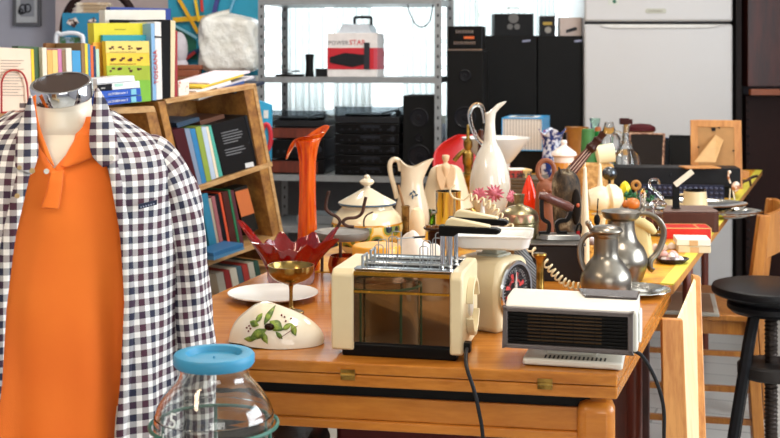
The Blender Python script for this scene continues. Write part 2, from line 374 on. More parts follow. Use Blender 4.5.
for yc in (.06, .127):
    r = MB(); hgt = .0 if yc < .1 else .006
    r.tube([(x0+.048, yc-.018, .166), (x1-.03, yc-.018, .166)], .0014, 6).tube([(x0+.048, yc+.018, .166), (x1-.03, yc+.018, .166)], .0014, 6)
    for xx in ((-.046, -.030), (.040, .055)) if yc < .1 else ((-.034, -.016), (.052, .070)):
        for dy in (-.015, .015):
            z1 = .197+hgt if dy < 0 else .203+hgt
            r.tube([(xx[0], yc+dy, .12), (xx[0], yc+dy, z1), (xx[0]+.003, yc+dy, z1+.003), (xx[1]-.003, yc+dy, z1+.003), (xx[1], yc+dy, z1), (xx[1], yc+dy, .12)], .0011, 6)
    for i in range(5): r.tube([(x0+.06+i*.034, yc-.018, .166), (x0+.06+i*.034, yc-.018, .14), (x0+.06+i*.034, yc+.018, .14), (x0+.06+i*.034, yc+.018, .166)], .001, 5)
    r.tube([(x0+.05, yc-.018, .15), (x0+.05, yc-.018, .178), (x0+.05, yc+.018, .178), (x0+.05, yc+.018, .15)], .0028, 8)
    rk = r.build('toast_rack', zinc, t)
    MB().tube([(.082, yc-.012, .12), (.082, yc-.012, .226)], .0045, 10).tube([(.096, yc-.010, .12), (.096, yc-.010, .226)], .0045, 10).build('chrome_rod', chrome, rk)
    xo = .078 if yc < .1 else .084; zo = .2205 if yc < .1 else .2275
    o = [(xo-.002, 0), (xo+.026, 0), (xo+.034, .006), (xo+.105, .006), (xo+.112, .009), (xo+.112, .014), (xo+.104, .0175), (xo-.002, .020)]
    hd = MB().prism([(a, b_+zo) for a, b_ in o], yc-.020, yc+.002).build('handle', black, t, bevel=.002)
    o = [(xo+.012, .030), (xo+.020, .034), (xo+.092, .022), (xo+.094, .0175), (xo+.008, .0195)]
    MB().prism([(a, b_+zo) for a, b_ in o], yc-.019, yc+.001).build('handle_cap', cream, hd, bevel=.003, label='cream top of the black handle')
kb = MB()
for a0_ in (.3, math.pi+.3):
    pr = []
    for i in range(15):
        a = a0_+i*(math.pi-.55)/14; pr.append((a))
    for r_ in (0,):
        vs = []; 
        for a in pr:
            for rr, xx in ((.024, x1), (.0275, x1), (.0275, x1+.013), (.024, x1+.013)): vs.append((xx, .085+rr*math.cos(a)*1.7, .085+rr*math.sin(a)*1.95))
        fs = []
        for i in range(14):
            for k in range(4): q = (k+1) % 4; fs.append((i*4+k, i*4+q, (i+1)*4+q, (i+1)*4+k))
        fs += [(3, 2, 1, 0), tuple(14*4+k for k in range(4))]; kb.add(vs, fs)
kb.build('side_ring', cream, t, bevel=.001)
MB().lathe([(.016, 0), (.016, .004), (.012, .006), (0, .006)], 24, M=Matrix.Translation((x1, .085, .09)) @ Matrix.Rotation(math.pi/2, 4, 'Y') @ Matrix.Diagonal((1.45, 1.2, 1, 1))).build('timer_knob', offwhite, t)
MB().box(x1-.004, x1+.012, .014, .034, .014, .032).build('cord_socket', black, t, bevel=.002)
pts = [P(467, 348, 2.185), P(466, 354, 2.15), P(466, 362, 2.12), P(468, 372, 2.08), P(474, 390, 2.07), P(479, 412, 2.07), P(483, 440, 2.08), P(486, 520, 2.1), P(480, 600, 2.1)]
tg = MB().tube(spline(pts, 8), .0036, 8).build('cord', char, t, world=True)

# ---------------------------------------------------------------- fan heater
t = T('fan_heater', 'white fan heater with dark grille and smoked top panel at the table corner', 'heater', (.311, 2.12, TZ), -.24)
MB().box(-.078, .098, .006, .125, .002, .015).build('base_plate', offwhite, t, bevel=.004)
sl = MB()
for i in range(15): sl.box(-.04+i*.0075, -.0368+i*.0075, .012, .034, .0148, .0156)
sl.build('base_slots', char, t, smooth=False)
MB().hexa([(-.04, .05, .012), (.05, .05, .012), (.05, .05, .045), (-.04, .05, .045)], [(-.045, .11, .012), (.055, .11, .012), (.05, .1, .045), (-.045, .1, .045)]).build('neck', offwhite, t)
hz0, hz1 = .034, .106
M = Matrix.Rotation(.0, 4, 'X')
hb = MB(); hb.prism([], 0, 0) if False else None
prof = [(.004, hz0+.002), (.112, hz0), (.118, hz1-.006), (.104, hz1+.014), (.035, hz1+.014), (.004, hz1)]
yz_prism(hb, prof, -.109, .124)
hb.build('housing', offwhite, t, bevel=.004)
yz_prism(MB(), [(.035, hz0+.012), (.085, hz0+.012), (.092, hz0+.02), (.092, hz0+.055), (.080, hz0+.065), (.035, hz0+.065)], .124, .129).build('side_cover', white, t, bevel=.004)
smoke = mat('smoked_plastic', '4a4444', .12)
MB().hexa([(.03, .04, hz1+.0145), (.122, .04, hz1+.0145), (.122, .04, hz1+.0185), (.03, .04, hz1+.0185)], [(.012, .106, hz1+.0145), (.124, .106, hz1+.0145), (.124, .106, hz1+.0185), (.012, .106, hz1+.0185)]).build('top_panel', smoke, t, bevel=.0015, label='smoked brown see-through top panel')
fr = MB().box(-.111, .116, -.006, .006, hz1-.008, hz1).box(-.111, .116, -.006, .006, hz0, hz0+.007).box(-.111, -.103, -.006, .006, hz0, hz1).box(.107, .116, -.006, .006, hz0, hz1)
fr.build('grille_frame', mat('taupe_plastic', '5d5554', .4), t, bevel=.002)
MB().box(-.104, .108, .001, .0045, hz0+.006, hz1-.007).build('inner_panel', mat('dark_element', '17120f', .45), t, smooth=False)
MB().box(-.068, .062, .0004, .0012, hz0+.01, hz1-.01).build('reflector', mat('bronze_reflector', '5d4c3c', .3, 1), t, smooth=False)
gr = MB()
for i in range(9): z = hz0+.0105+i*.0062; gr.box(-.104, .108, -.004, .001, z, z+.0022)
for i in (-.045, -.02, .012, .05): gr.box(i, i+.001, -.0015, .0005, hz0+.006, hz1-.006)
gr.build('grille', matte_black, t, smooth=False)
MB().tube(spline([P(630, 350, 2.12), P(641, 355, 2.12), P(652, 372, 2.12), P(660, 392, 2.12), P(664, 412, 2.13), P(664, 440, 2.15), P(662, 560, 2.2)], 8), .0034, 8).build('cord', char, t, world=True)

# ---------------------------------------------------------------- kitchen scale
t = T('kitchen_scale', 'cream kitchen scale with round dial and white pan behind the toaster', 'scale', (XX(494, 2.46), 2.46, TZ), math.radians(53))
pf = [(-.062, .0), (.062, 0), (.064, .09), (.055, .133), (.040, .147), (-.040, .147), (-.055, .133), (-.064, .09)]
MB().prism(pf, -.048, .062).build('body', cream, t, bevel=.012)
dl = (0, -.049, .080)
RM = Matrix.Translation(dl) @ Matrix.Rotation(math.pi/2, 4, 'X')
RM = RM @ Matrix.Diagonal((1.12, 1.12, 1, 1))
MB().lathe([(.047, 0), (.052, .0), (.054, .004), (.052, .007), (.047, .007), (.047, 0)], 40, M=RM).build('dial_rim', chrome, t)
df = MB().lathe([(.047, .001), (.0, .001)], 40, M=RM).build('dial_face', mat('dial_black', '26262a', .3), t, smooth=False)
redm = clr('d22a20')
rd = MB()
for k in range(4):
    for i in range(9):
        a = math.radians(k*90+15+i*7.5); b2 = math.radians(k*90+15+(i+1)*7.5)
        rd.add([(dl[0]+r_*math.cos(q), -.0507, dl[2]+r_*math.sin(q)) for r_, q in ((.018, a), (.036, a), (.036, b2), (.018, b2))], [(0, 1, 2, 3)]) if i % 9 < 2 or i > 6 else \
        rd.add([(dl[0]+r_*math.cos(q), -.0507, dl[2]+r_*math.sin(q)) for r_, q in ((.020, a), (.024, a), (.024, b2), (.020, b2))], [(0, 1, 2, 3)])
rd.build('dial_figures', redm, df, smooth=False)
tk = MB()
for i in range(40):
    a = math.pi*2*i/40; r0 = .039 if i % 5 else .036; tk.add([(dl[0]+r_*math.cos(a+q), -.0508, dl[2]+r_*math.sin(a+q)) for r_, q in ((r0, -.012), (.0455, -.012), (.0455, .012), (r0, .012))], [(0, 1, 2, 3)])
tk.build('dial_marks', white, df, smooth=False)
MB().prism([(-.003, .045), (.003, .045), (.0045, .09), (.0, .122), (-.0045, .09)], -.0535, -.0522).build('pointer', offwhite, df, smooth=False)
MB().lathe([(.05, 0), (0, 0)], 40, M=RM @ Matrix.Translation((0, 0, .006))).build('dial_glass', glass('dial_glass', 'ffffff', 0, 1.08), t)
MB().box(-.026, .026, -.026, .026, .144, .152).box(-.018, .018, -.018, .018, .150, .166).build('platform', mat('sage_grey', 'a6a594', .4), t, bevel=.003)
rows = []
def rr(hx, hy, r, n=7):
    o = []
    for cx, cy, a0_ in ((hx-r, hy-r, 0), (-hx+r, hy-r, 90), (-hx+r, -hy+r, 180), (hx-r, -hy+r, 270)):
        for i in range(n): a = math.radians(a0_+90*i/(n-1)); o.append((cx+r*math.cos(a), cy+r*math.sin(a)))
    return o
pan = MB(); MR = Matrix.Rotation(math.radians(-53-8), 4, 'Z')
def pansheet(levels):
    return [[MR @ Vector((x, y, z)) for x, y in rr(hx, hy, r_)] for hx, hy, r_, z in levels]
lv = [(.0005, .0005, .0002, .166), (.062, .055, .02, .165), (.072, .065, .02, .170), (.078, .070, .018, .192), (.0805, .0725, .018, .194), (.079, .071, .018, .190), (.075, .067, .02, .187), (.07, .062, .02, .177), (.0005, .0005, .0002, .175)]
pan.sheet(pansheet(lv), True).build('pan', white, t)

# ---------------------------------------------------------------- coiled cord
t = T('coiled_cord', 'cream coiled telephone cord looping down behind the scale to the pewter jug', 'cord', (.2, 2.9, TZ))
base = spline([P(470, 197, 2.95), P(488, 204, 2.95), P(500, 216, 2.95), P(515, 232, 2.95), P(527, 245, 2.92), P(545, 262, 2.86), P(556, 275, 2.84), P(568, 284, 2.82), P(582, 287, 2.80)], 60)
hel = []; N = len(base)
tt = [P(455, 185, 2.95), P(450, 191, 2.95), P(454, 198, 2.95), P(464, 200, 2.95)]
for i, p in enumerate(base):
    tg_ = (base[min(i+1, N-1)]-base[max(i-1, 0)]).normalized(); a_ = tg_.cross(Vector((0, 1, 0))).normalized(); b_ = tg_.cross(a_)
    q = i/N*24*2*math.pi; hel.append(p+(a_*math.cos(q)+b_*math.sin(q))*.0085)
MB().tube(spline(tt, 6)+hel, .0024, 7).build('coil', cream, t, world=True)

# ---------------------------------------------------------------- left of the toaster: ceramic dish, plate, goblet, bowl, vase
painted, nt, b = newmat('painted_ceramic')
v = coords(nt); f = noise(nt, v, 18, 1)
nt.links.new(ramp(nt, f, [(.3, 'e9dcc2'), (.7, 'f3ecdc')]), b.inputs['Base Color']); setp(b, Roughness=.12)
t = T('ceramic_dish_cover', 'white fluted ceramic cover with painted olive leaves beside the blue lidded jar', 'dish cover', on(276, 342), -.15)
rows = []
for j in range(9):
    q = j/8; rows.append([])
    for i in range(48):
        a = 2*math.pi*i/48; r_ = (1-q**2.2)**.62 if j < 8 else .001
        fl = 1+.05*math.sin(a*9)*(1 if math.cos(a) < -.1 else .1)*(1-q*.6)
        sx = .094*fl; sy = .062*fl; x = sx*r_*math.cos(a); y = sy*r_*math.sin(a)
        z = .070*q*(1-.25*(x/.09))+(.014*math.exp(-((x+.035)/.018)**2)*(q**1.5)) + .004*math.sin(a*2)*(1-q)
        rows[-1].append(Vector((x+.008*q, y, max(z, 0)+.001)))
cvr = MB().sheet(rows, True).build('cover', painted, t, sub=1)
from mathutils.bvhtree import BVHTree
allv = [p for r in rows for p in r]; fs = []
for j in range(8):
    for i in range(48): k = (i+1) % 48; fs.append((j*48+i, j*48+k, (j+1)*48+k, (j+1)*48+i))
bv = BVHTree.FromPolygons([tuple(p) for p in allv], fs)
def on_cover(x, z):
    h_ = bv.ray_cast(Vector((x, -.3, z)), Vector((0, 1, 0))); 
    if h_[0] is None: h_ = bv.ray_cast(Vector((x, 0, .3)), Vector((0, 0, -1)))
    return (h_[0]+h_[1]*.0012*(1 if h_[1].y < 0 else -1)) if h_[0] is not None else Vector((x, -.06, z))
def leaf(m, cx, cz, L, wd, an):
    vs = []; 
    for i in range(7):
        s_ = i/6; c = L*(s_-.5); hw = wd*math.sin(math.pi*min(max(s_, .03), .97))
        for sg in (-1, 0, 1):
            x = cx+c*math.cos(an)-sg*hw*math.sin(an); z = cz+c*math.sin(an)+sg*hw*math.cos(an); vs.append(on_cover(x, z))
    fs_ = []
    for i in range(6):
        for k in range(2): fs_.append((i*3+k, i*3+k+1, (i+1)*3+k+1, (i+1)*3+k))
    m.add(vs, fs_)
lf = MB()
for a in ((-.005, .058, .03, .006, 1.2), (.012, .042, .03, .009, -.5), (-.02, .028, .034, .009, .5), (-.035, .018, .028, .005, .15), (-.008, .022, .026, .006, -1.0),
          (.032, .040, .018, .005, .5), (.045, .034, .022, .005, -1.1), (-.03, .045, .02, .006, -.2), (-.022, .055, .018, .005, 1.0), (.02, .026, .018, .004, 2.4)): leaf(lf, *a)
lf.build('painted_leaves', spot('leaf_green', '4f6a1c', '8ba03a', 60), cvr, solid=.0003)
bd = MB()
for x, z in ((-.04, .040), (-.045, .036), (-.036, .036), (-.04, .031), (.018, .058), (.024, .055), (.036, .052), (.028, .049)): bd.ball(on_cover(x, z), .0018)
bd.tube([on_cover(.02+.006*i, .02+.004*i) for i in range(6)], .0006, 5)
bd.build('painted_berries', clr('6b1c1c'), cvr)
MB().ball(on_cover(.0, .040), .010, .006, .007).build('olive', clr('2a1408', .2), cvr, label='dark brown olive knob')
t = T('dinner_plate', 'cream oval plate under the gold goblet on the wooden table', 'plate', on(273, 300), 0)
MB().lathe([(0, .004), (.05, .004), (.062, .008), (.098, .016), (.102, .018), (.102, .0165), (.06, .004), (.045, 0), (0, 0)], 48).build('plate', mat('peach_glaze', 'ecd2b4', .15, var=.96), t)
MB().lathe([(.098, .0165), (.1025, .0188), (.1025, .0165), (.098, .0145)], 48).build('rim', white, t)
tx = MB()
for i in range(4): tx.tube([(-.035+.003*i, -.02+.009*i, .0048), (.02-.004*i, -.018+.009*i, .0048)], .0006, 4)
tx.build('printed_lines', clr('5c3a2c'), t)
t = T('goblet', 'gold lined wide coupe goblet standing on the cream plate', 'goblet', on(291, 313, TZ+.004), 0)
MB().lathe(smooth_prof([(.028, 0), (.026, .004), (.008, .010), (.0045, .02), (.004, .045), (.0055, .058), (.012, .062), (.034, .072), (.047, .085), (.050, .103)])+[(.0485, .103)]+smooth_prof([(.0455, .087), (.03, .074), (0, .066)]), 40).build('cup', mat('gold_metal', '9c8048', .24, 1, var=.7, ns=40), t)
# red glass bowl
redglass, nt, b = newmat('red_glass'); setp(b, Roughness=.03, IOR=1.5); b.inputs['Transmission Weight'].default_value = .55; b.inputs['Coat Weight'].default_value = .2; bump(nt, b, noise(nt, coords(nt, (1, 1, .4)), 26, 1), .7, .02)
tcg = nt.nodes.new('ShaderNodeTexCoord'); sp = nt.nodes.new('ShaderNodeSeparateXYZ'); nt.links.new(tcg.outputs['Object'], sp.inputs[0])
nt.links.new(ramp(nt, mth(nt, 'MULTIPLY', sp.outputs[2], 7), [(.10, 'e0ccd4'), (.28, '98060a'), (.9, '9c0408')]), b.inputs['Base Color'])
t = T('glass_bowl', 'red glass bowl with long pointed wings and clear foot on the wooden table', 'bowl', (XX(291, 2.93), 2.93, TZ), .0)
def lobes(a):
    pk = [(math.pi*.98, 1.35, .18, .062), (math.pi*.62, .35, .22, .02), (math.pi*.30, .2, .22, .03), (.10, .95, .16, .040), (-.30, 1.15, .18, .018), (math.pi*1.22, .95, .2, .02), (math.pi*1.5, .1, .3, -.01)]
    e_ = 0; hh = 0
    for c, am, wd, dz in pk:
        d = (a-c+math.pi) % (2*math.pi)-math.pi; g_ = math.exp(-(d/wd)**2); e_ += am*g_; hh += dz*g_
    return e_, hh
rows = []
prof_o = [(.0, .0), (.048, .0), (.052, .012), (.052, .03), (.058, .045), (.066, .062), (.073, .084), (.076, .096)]
prof_i = [(.071, .096), (.064, .082), (.056, .066), (.044, .056), (.02, .050), (.0, .048)]
for (r_, z) in prof_o+prof_i:
    k = max(0, (z-.04)/.06); rw = []
    for i in range(96):
        a = 2*math.pi*i/96; e_, hh = lobes(a); fl = 1+.06*math.sin(a*12)*(z < .05)
        rw.append(Vector(((r_*fl*(1+.55*e_*k**1.6)*1.05)*math.cos(a), r_*fl*(1+.55*e_*k**1.6)*.8*math.sin(a), z+hh*k**2+.006*math.sin(11*a)*k)))
    rows.append(rw)
MB().sheet(rows, True).build('bowl', redglass, t)
# orange glass vase
og, nt, b = newmat('orange_glass'); setp(b, Roughness=.05, IOR=1.45); b.inputs['Transmission Weight'].default_value = .35
f = noise(nt, coords(nt, (60, 60, 4)), 2, 3); nt.links.new(ramp(nt, f, [(.35, 'd23a04'), (.6, 'f06a14')]), b.inputs['Base Color'])
t = T('tall_vase', 'tall orange glass vase with a folded flared lip behind the red bowl', 'vase', (XX(307.5, 3.12), 3.12, TZ), 0)
prof = [(0, 0), (.03, 0), (.032, .01), (.027, .04), (.024, .1), (.0205, .2), (.021, .28), (.026, .315), (.032, .335)]
rows = []
for r_, z in prof: rows.append([Vector((r_*(1+.05*math.sin(8*a))*math.cos(a), r_*(1+.05*math.sin(8*a))*math.sin(a), z)) for a in [2*math.pi*i/64 for i in range(64)]])
for r_, k in ((.040, .35), (.048, .7), (.054, 1.0), (.051, 1.0), (.034, .5), (.018, 0)):
    rw = []
    for i in range(64):
        a = 2*math.pi*i/64; c, s_ = math.cos(a), math.sin(a)
        z = .335+k*(.014+.022*c+.008*math.sin(2*a)) - (k**2)*.040*max(0, -c)**4
        rw.append(Vector((r_*c*1.05, r_*s_*.6*(1+.3*math.sin(a*3)*k), z-(.02 if k == 0 else 0))))
    rows.append(rw)
MB().sheet(rows, True).build('vase', og, t)
# copper bowl, trivet, tureen
t = T('copper_bowl', 'round copper bowl between the red glass bowl and the orange tin', 'bowl', (XX(345, 2.98), 2.98, TZ), 0)
MB().lathe(smooth_prof([(.02, 0), (.034, .012), (.042, .035), (.037, .060)])+[(.035, .06)]+smooth_prof([(.039, .036), (.03, .014), (0, .008)]), 36).build('bowl', mat('copper', 'cc7038', .25, 1), t)
t = T('iron_brazier', 'round grey iron brazier with curled brown handles beside the tureen', 'brazier', (XX(342, 3.06), 3.06, TZ), 0)
MB().lathe([(.0, .105), (.066, .105), (.070, .109), (.070, .098), (.064, .090), (.0, .09)], 40).build('disc', mat('grey_iron', '85817a', .5, .5), t)
for k in range(3):
    a = 2*math.pi*k/3+.5; MB().tube([(.06*math.cos(a), .06*math.sin(a), .095), (.062*math.cos(a), .062*math.sin(a), .0)], .004, 8).build('leg', rust, t)
def hook(pts, r_=.0042): return MB().tube(spline(pts, 6), r_, 8)
q = lambda px, py, D: P(px, py, D)
hook([q(337, 228, 3.04), q(340, 222, 3.04), q(337, 217, 3.04), q(330, 213, 3.04), q(326, 208, 3.04), q(327, 198, 3.04), q(329, 191, 3.04)]).build('curled_handle', rust, t, world=True)
hook([q(354, 227, 3.04), q(347, 226, 3.04), q(343, 222, 3.04), q(347, 218.5, 3.04), q(356, 217.5, 3.04), q(362, 213, 3.04), q(364, 205, 3.04), q(366, 197, 3.04)]).build('curled_handle', rust, t, world=True)
hook([q(364, 227, 3.05), q(364, 220, 3.05), q(367, 215, 3.05), q(373, 212, 3.05)], .002).build('iron_spike', rust, t, world=True)
cer, nt, b = newmat('tureen_glaze'); tc = nt.nodes.new('ShaderNodeTexCoord'); sp = nt.nodes.new('ShaderNodeSeparateXYZ'); nt.links.new(tc.outputs['Object'], sp.inputs[0])
z = sp.outputs[2]
band = mth(nt, 'MULTIPLY', mth(nt, 'GREATER_THAN', z, .03), mth(nt, 'LESS_THAN', z, .088))
line = mth(nt, 'MULTIPLY', mth(nt, 'GREATER_THAN', z, .088), mth(nt, 'LESS_THAN', z, .093))
vo = nt.nodes.new('ShaderNodeTexVoronoi'); vo.inputs['Scale'].default_value = 28; nt.links.new(tc.outputs['Object'], vo.inputs['Vector'])
pat = ramp(nt, vo.outputs['Distance'], [(.25, '22303c'), (.32, '7a8a4a'), (.5, 'e0b440'), (.62, 'ecd9a0')])
for e_ in bpy.data.materials['tureen_glaze'].node_tree.nodes:
    if e_.type == 'VALTORGB': e_.color_ramp.interpolation = 'CONSTANT'
c1 = mixc(nt, band, 'e9d9b4', pat); nt.links.new(mixc(nt, line, c1, 'c48a2a'), b.inputs['Base Color']); setp(b, Roughness=.12)
t = T('soup_tureen', 'cream lidded tureen with a painted flower band behind the toaster', 'tureen', (XX(367, 3.36), 3.36, TZ), 0)
MB().lathe(smooth_prof([(.05, 0), (.06, .006), (.088, .04), (.100, .075), (.094, .105), (.078, .125), (.072, .130)])+[(.070, .142), (.066, .142), (.066, .13), (0, .12)], 44).build('body', cer, t)
lid = MB().lathe([(.080, .141), (.082, .144), (.078, .149), (.045, .166), (.018, .182), (.010, .186), (.008, .192), (.018, .198), (.021, .204), (.016, .210), (.009, .213), (.009, .218), (.005, .223), (0, .224)], 44).build('lid', mat('lid_glaze', 'dccfb4', .12, var=.96), t)
MB().lathe([(.080, .1405), (.083, .1435), (.0815, .1465), (.079, .1465)], 44).build('blue_rim', clr('3d5468', .2), lid)
t = T('round_tin', 'orange yellow round tin box just behind the toaster', 'tin', (XX(376.5, 2.72), 2.72, TZ), 0)
om = clr('e09a1a', .35)
MB().lathe([(0, 0), (.052, 0), (.052, .088), (0, .088)], 40).build('box', om, t, bevel=.002)
MB().lathe([(0, .089), (.055, .089), (.055, .122), (.052, .127), (0, .128)], 40).build('lid', om, t, bevel=.002)

# ---------------------------------------------------------------- jars, jugs behind toaster
def jug_handle(m, pts, r_, sq=1.0): return m.tube(spline(pts, 7), r_, 9, sq=sq)
t = T('cream_jug', 'cream ceramic jug with a small blue flower and looping handle', 'jug', (XX(412, 3.72), 3.72, TZ), 0)
D = 3.72; s1 = D/F
rows = []
for r_, z in smooth_prof([(.0, 0), (.038, 0), (.045, .01), (.054, .05), (.050, .09), (.040, .13), (.034, .165), (.036, .20), (.040, .222)]):
    rows.append((r_, z, 0))
rw = []
prof = [(r_, z) for r_, z, _ in rows]+[(.037, .222), (.032, .20), (.03, .16), (.03, .03), (0, .02)]
rows = []
for r_, z in prof:
    k = max(0, (z-.17)/.055)
    rows.append([Vector((r_*math.cos(a)*(1+.75*k*max(0, math.cos(a))**3), r_*math.sin(a)*(1-.15*k), z+k*(.018*math.cos(a)**2*(1 if math.cos(a) > 0 else .9)-.01*math.sin(a)**2))) for a in [2*math.pi*i/40 for i in range(40)]])
MB().sheet(rows, True).build('body', mat('jug_glaze', 'd8c8ae', .15, var=.95), t)
jug_handle(MB(), [(-.035, 0, .20), (-.040, 0, .228), (-.055, 0, .236), (-.068, 0, .222), (-.066, 0, .19), (-.055, 0, .15), (-.047, 0, .115)], .008).build('handle', mat('jug_glaze', 'd8c8ae'), t)
m = MB()
for dx, dz, a in ((-.004, .135, .8), (.006, .14, 2.2), (.001, .125, 1.5), (.012, .13, .4)):
    c, s_ = math.cos(a), math.sin(a); m.add([(dx+.009*(l*c-w_*s_), -.0475+.004*abs(0), dz+.009*(l*s_+w_*c)) for l, w_ in ((-1, 0), (0, -.4), (1, 0), (0, .4))], [(0, 1, 2, 3)])
m.build('painted_flower', clr('2c4a66'), t, smooth=False, solid=.0006)
t = T('ceramic_bell', 'cream bell shaped ceramic shade with a winged angel on its front', 'ceramic bell', (XX(446, 3.85), 3.85, TZ), 0)
MB().lathe(smooth_prof([(.088, .074), (.080, .095), (.066, .14), (.056, .175), (.046, .196), (.026, .207), (0, .208)]), 40).build('bell', mat('bell_glaze', 'dcc8a8', .2, var=.96), t)
MB().lathe([(.05, 0), (.078, .002), (.084, .073), (0, .073)], 32).build('green_base', glass('green_glass', '58a83a'), t, label='green glass base')
an = MB(); an.lathe(smooth_prof([(.0, .0), (.004, .02), (.012, .06), (.016, .085), (.006, .098), (.010, .106), (.012, .118), (.009, .122), (0, .122)]), 16, c=(-.004, -.062, .122))
an.build('angel_figure', mat('bisque', 'd9b993', .4, var=.93), t)
wg = MB()
for sg in (-1, 1):
    out = [(0, .185), (sg*.018, .215), (sg*.032, .205), (sg*.030, .17), (sg*.02, .14), (sg*.008, .125)]
    wg.prism([(x-.004, z) for x, z in out], -.072, -.062)
wg.build('angel_wings', mat('bisque', 'd9b993'), t, bevel=.003)
t = T('chrome_canister', 'polished chrome cup with side handle in front of the ceramic bell', 'cup', (XX(448, 3.5), 3.5, TZ), 0)
MB().lathe([(0, 0), (.034, 0), (.036, .004), (.0375, .160), (.039, .162), (.036, .162), (.034, .01), (0, .008)], 36).build('cup', chrome, t)
MB().box(-.050, -.034, -.006, .006, .095, .103).box(-.050, -.046, -.006, .006, .09, .11).build('handle', zinc, t, bevel=.002)
t = T('wooden_peg', 'pale rounded wooden pestle standing behind the orange tin', 'pestle', (XX(417, 3.3), 3.3, TZ), 0)
MB().lathe([(0, 0), (.020, 0), (.021, .02), (.0215, .10), (.020, .118), (.013, .134), (0, .140)], 24).build('pestle', mat('pale_wood', 'edd3ac', .5, var=.94), t)
t = T('brown_tube', 'narrow brass shell tube holding a leaning paint stick', 'tube', (XX(405.5, 3.4), 3.4, TZ), 0)
MB().lathe([(0, 0), (.011, 0), (.0112, .125), (.013, .13), (.011, .132), (.009, .02), (0, .02)], 20).build('tube', spot('old_brass', '4f3a20', '8a6a3c', 30, metal=.8), t)
t = T('wooden_stick', 'thin brown stick leaning out of the brass tube', 'stick', (XX(405.5, 3.4), 3.4, TZ), 0)
MB().tube([(.002, 0, .03), (-.006, .002, .13), (-.020, .004, .19)], [.003, .004, .003], 8).build('stick', mat('stick', '8a6236', .5), t)
t = T('dark_saucer', 'small dark saucer of coins under the chrome cup', 'saucer', (XX(436, 3.22), 3.22, TZ+.0), 0)
MB().lathe([(0, 0), (.02, 0), (.022, .085), (.034, .092), (.034, .096), (0, .096)], 28).build('stand', mat('dark_brown', '2c1812', .3), t)
m = MB()
for i in range(14): m.lathe([(0, .096), (.006, .096), (.006, .0985), (0, .0985)], 10, c=(random.uniform(-.024, .024), random.uniform(-.018, .018), random.choice((0, .0026))))
m.build('coins', mat('coin', 'b07b3c', .3, 1), t)
# crumpled white cloth behind the toaster
t = T('crumpled_cloth', 'crumpled off-white cloth lying behind the toaster racks', 'cloth', (XX(412, 2.86), 2.86, TZ), 0)
rows = []
for j in range(14):
    rows.append([Vector((-.10+.20*i/17, -.09+.18*j/13, .014+.105*math.exp(-((j-8)/4.5)**4)*math.exp(-((i-9)/7.)**4)*(1+.15*math.sin(i*.9))+.007*math.sin(i*1.1+j*.7)+.005*math.sin(j*1.7-i*.4))) for i in range(18)])
MB().sheet(rows).build('cloth', mat('cloth_white', 'ded4c8', .8), t, sub=1, solid=.003)
t = T('table_knife', 'grey steel knife lying on the crumpled cloth', 'knife', (XX(405, 2.76), 2.76, TZ+.135), .4)
MB().box(-.022, .022, -.005, .005, 0, .0015).build('blade', zinc, t, bevel=.0005); MB().box(.02, .05, -.004, .004, -.001, .003).build('handle', char, t, bevel=.001)

# ---------------------------------------------------------------- tall ewer
opal, nt, b = newmat('opaline_glass'); f = noise(nt, coords(nt, (10, 10, 3)), 3)
nt.links.new(ramp(nt, f, [(.3, 'd8d0bc'), (.7, 'efeae0')]), b.inputs['Base Color']); setp(b, Roughness=.06); b.inputs['Transmission Weight'].default_value = .18; b.inputs['Coat Weight'].default_value = .6
t = T('glass_ewer', 'tall white opaline glass ewer with twisted clear handle and long neck', 'ewer', (XX(490, 3.42), 3.42, TZ), 0)
k = 3.42/F
def zr(py): return ZZ(py, 3.42)-TZ
prof = smooth_prof([(.034, 0), (.030, .006), (.026, .03), (11*k, zr(218)), (17*k, zr(205)), (20.5*k, zr(187)), (18*k, zr(168)), (12*k, zr(152)), (7*k, zr(143)), (5.8*k, zr(134)), (5.0*k, zr(122)), (6.0*k, zr(113))], 4)
rows = [[Vector((r_*math.cos(a), r_*math.sin(a), z)) for a in [2*math.pi*i/40 for i in range(40)]] for r_, z in [(0, 0)]+prof]
for r_, kk in ((6.5*k, .4), (7.2*k, .8), (6.6*k, 1.0), (5.6*k, .98), (4.6*k, .5), (4*k, 0)):
    rows.append([Vector((r_*math.cos(a)*.85+kk*.014+(.018*kk*max(0, math.cos(a))**4), r_*math.sin(a)*.85, zr(113)+kk*(.018+.016*math.cos(a)))) for a in [2*math.pi*i/40 for i in range(40)]])
MB().sheet(rows, True).build('body', opal, t)
hp = [(-5*k, 0, zr(146)), (-13*k, 0, zr(138)), (-19*k, 0, zr(124)), (-20*k, 0, zr(112)), (-15*k, 0, zr(105)), (-9*k, 0, zr(106)), (-6*k, 0, zr(114)), (-5*k, 0, zr(123))]
MB().tube(spline(hp, 8), .0065, 10).build('handle', glass('clear_glass', 'f6f8f8'), t, label='clear twisted glass handle')
# pink spiky
t = T('pink_spiky_ornament', 'pink spiky star shaped ornament in front of the tall ewer', 'ornament', (XX(494, 3.2), 3.2, TZ), 0)
pk = mat('pink_ceramic', 'c86a78', .25, var=.8)
m = MB()
for cx, cz, R in ((-.040, .186, .018), (.002, .190, .023), (.047, .181, .014)):
    m.ball((cx, 0, cz), R*.62, R*.5, R*.55, 12)
    for i in range(13):
        a = 2*math.pi*i/13+cx*9; tl = R*random.uniform(.95, 1.35); y = random.uniform(-.012, .004)
        m.tube([(cx, y*.3, cz), (cx+tl*math.cos(a)*.6, y*.8, cz+tl*math.sin(a)*.6), (cx+tl*math.cos(a), y, cz+tl*math.sin(a))], [.0055, .0045, .001], 6)
m.build('spikes', pk, t)
MB().lathe([(0, 0), (.022, 0), (.024, .004), (.014, .05), (.007, .13), (.004, .172), (0, .172)], 20, c=(-.03, .006, 0)).build('white_foot', white, t, label='white cone shaped foot')
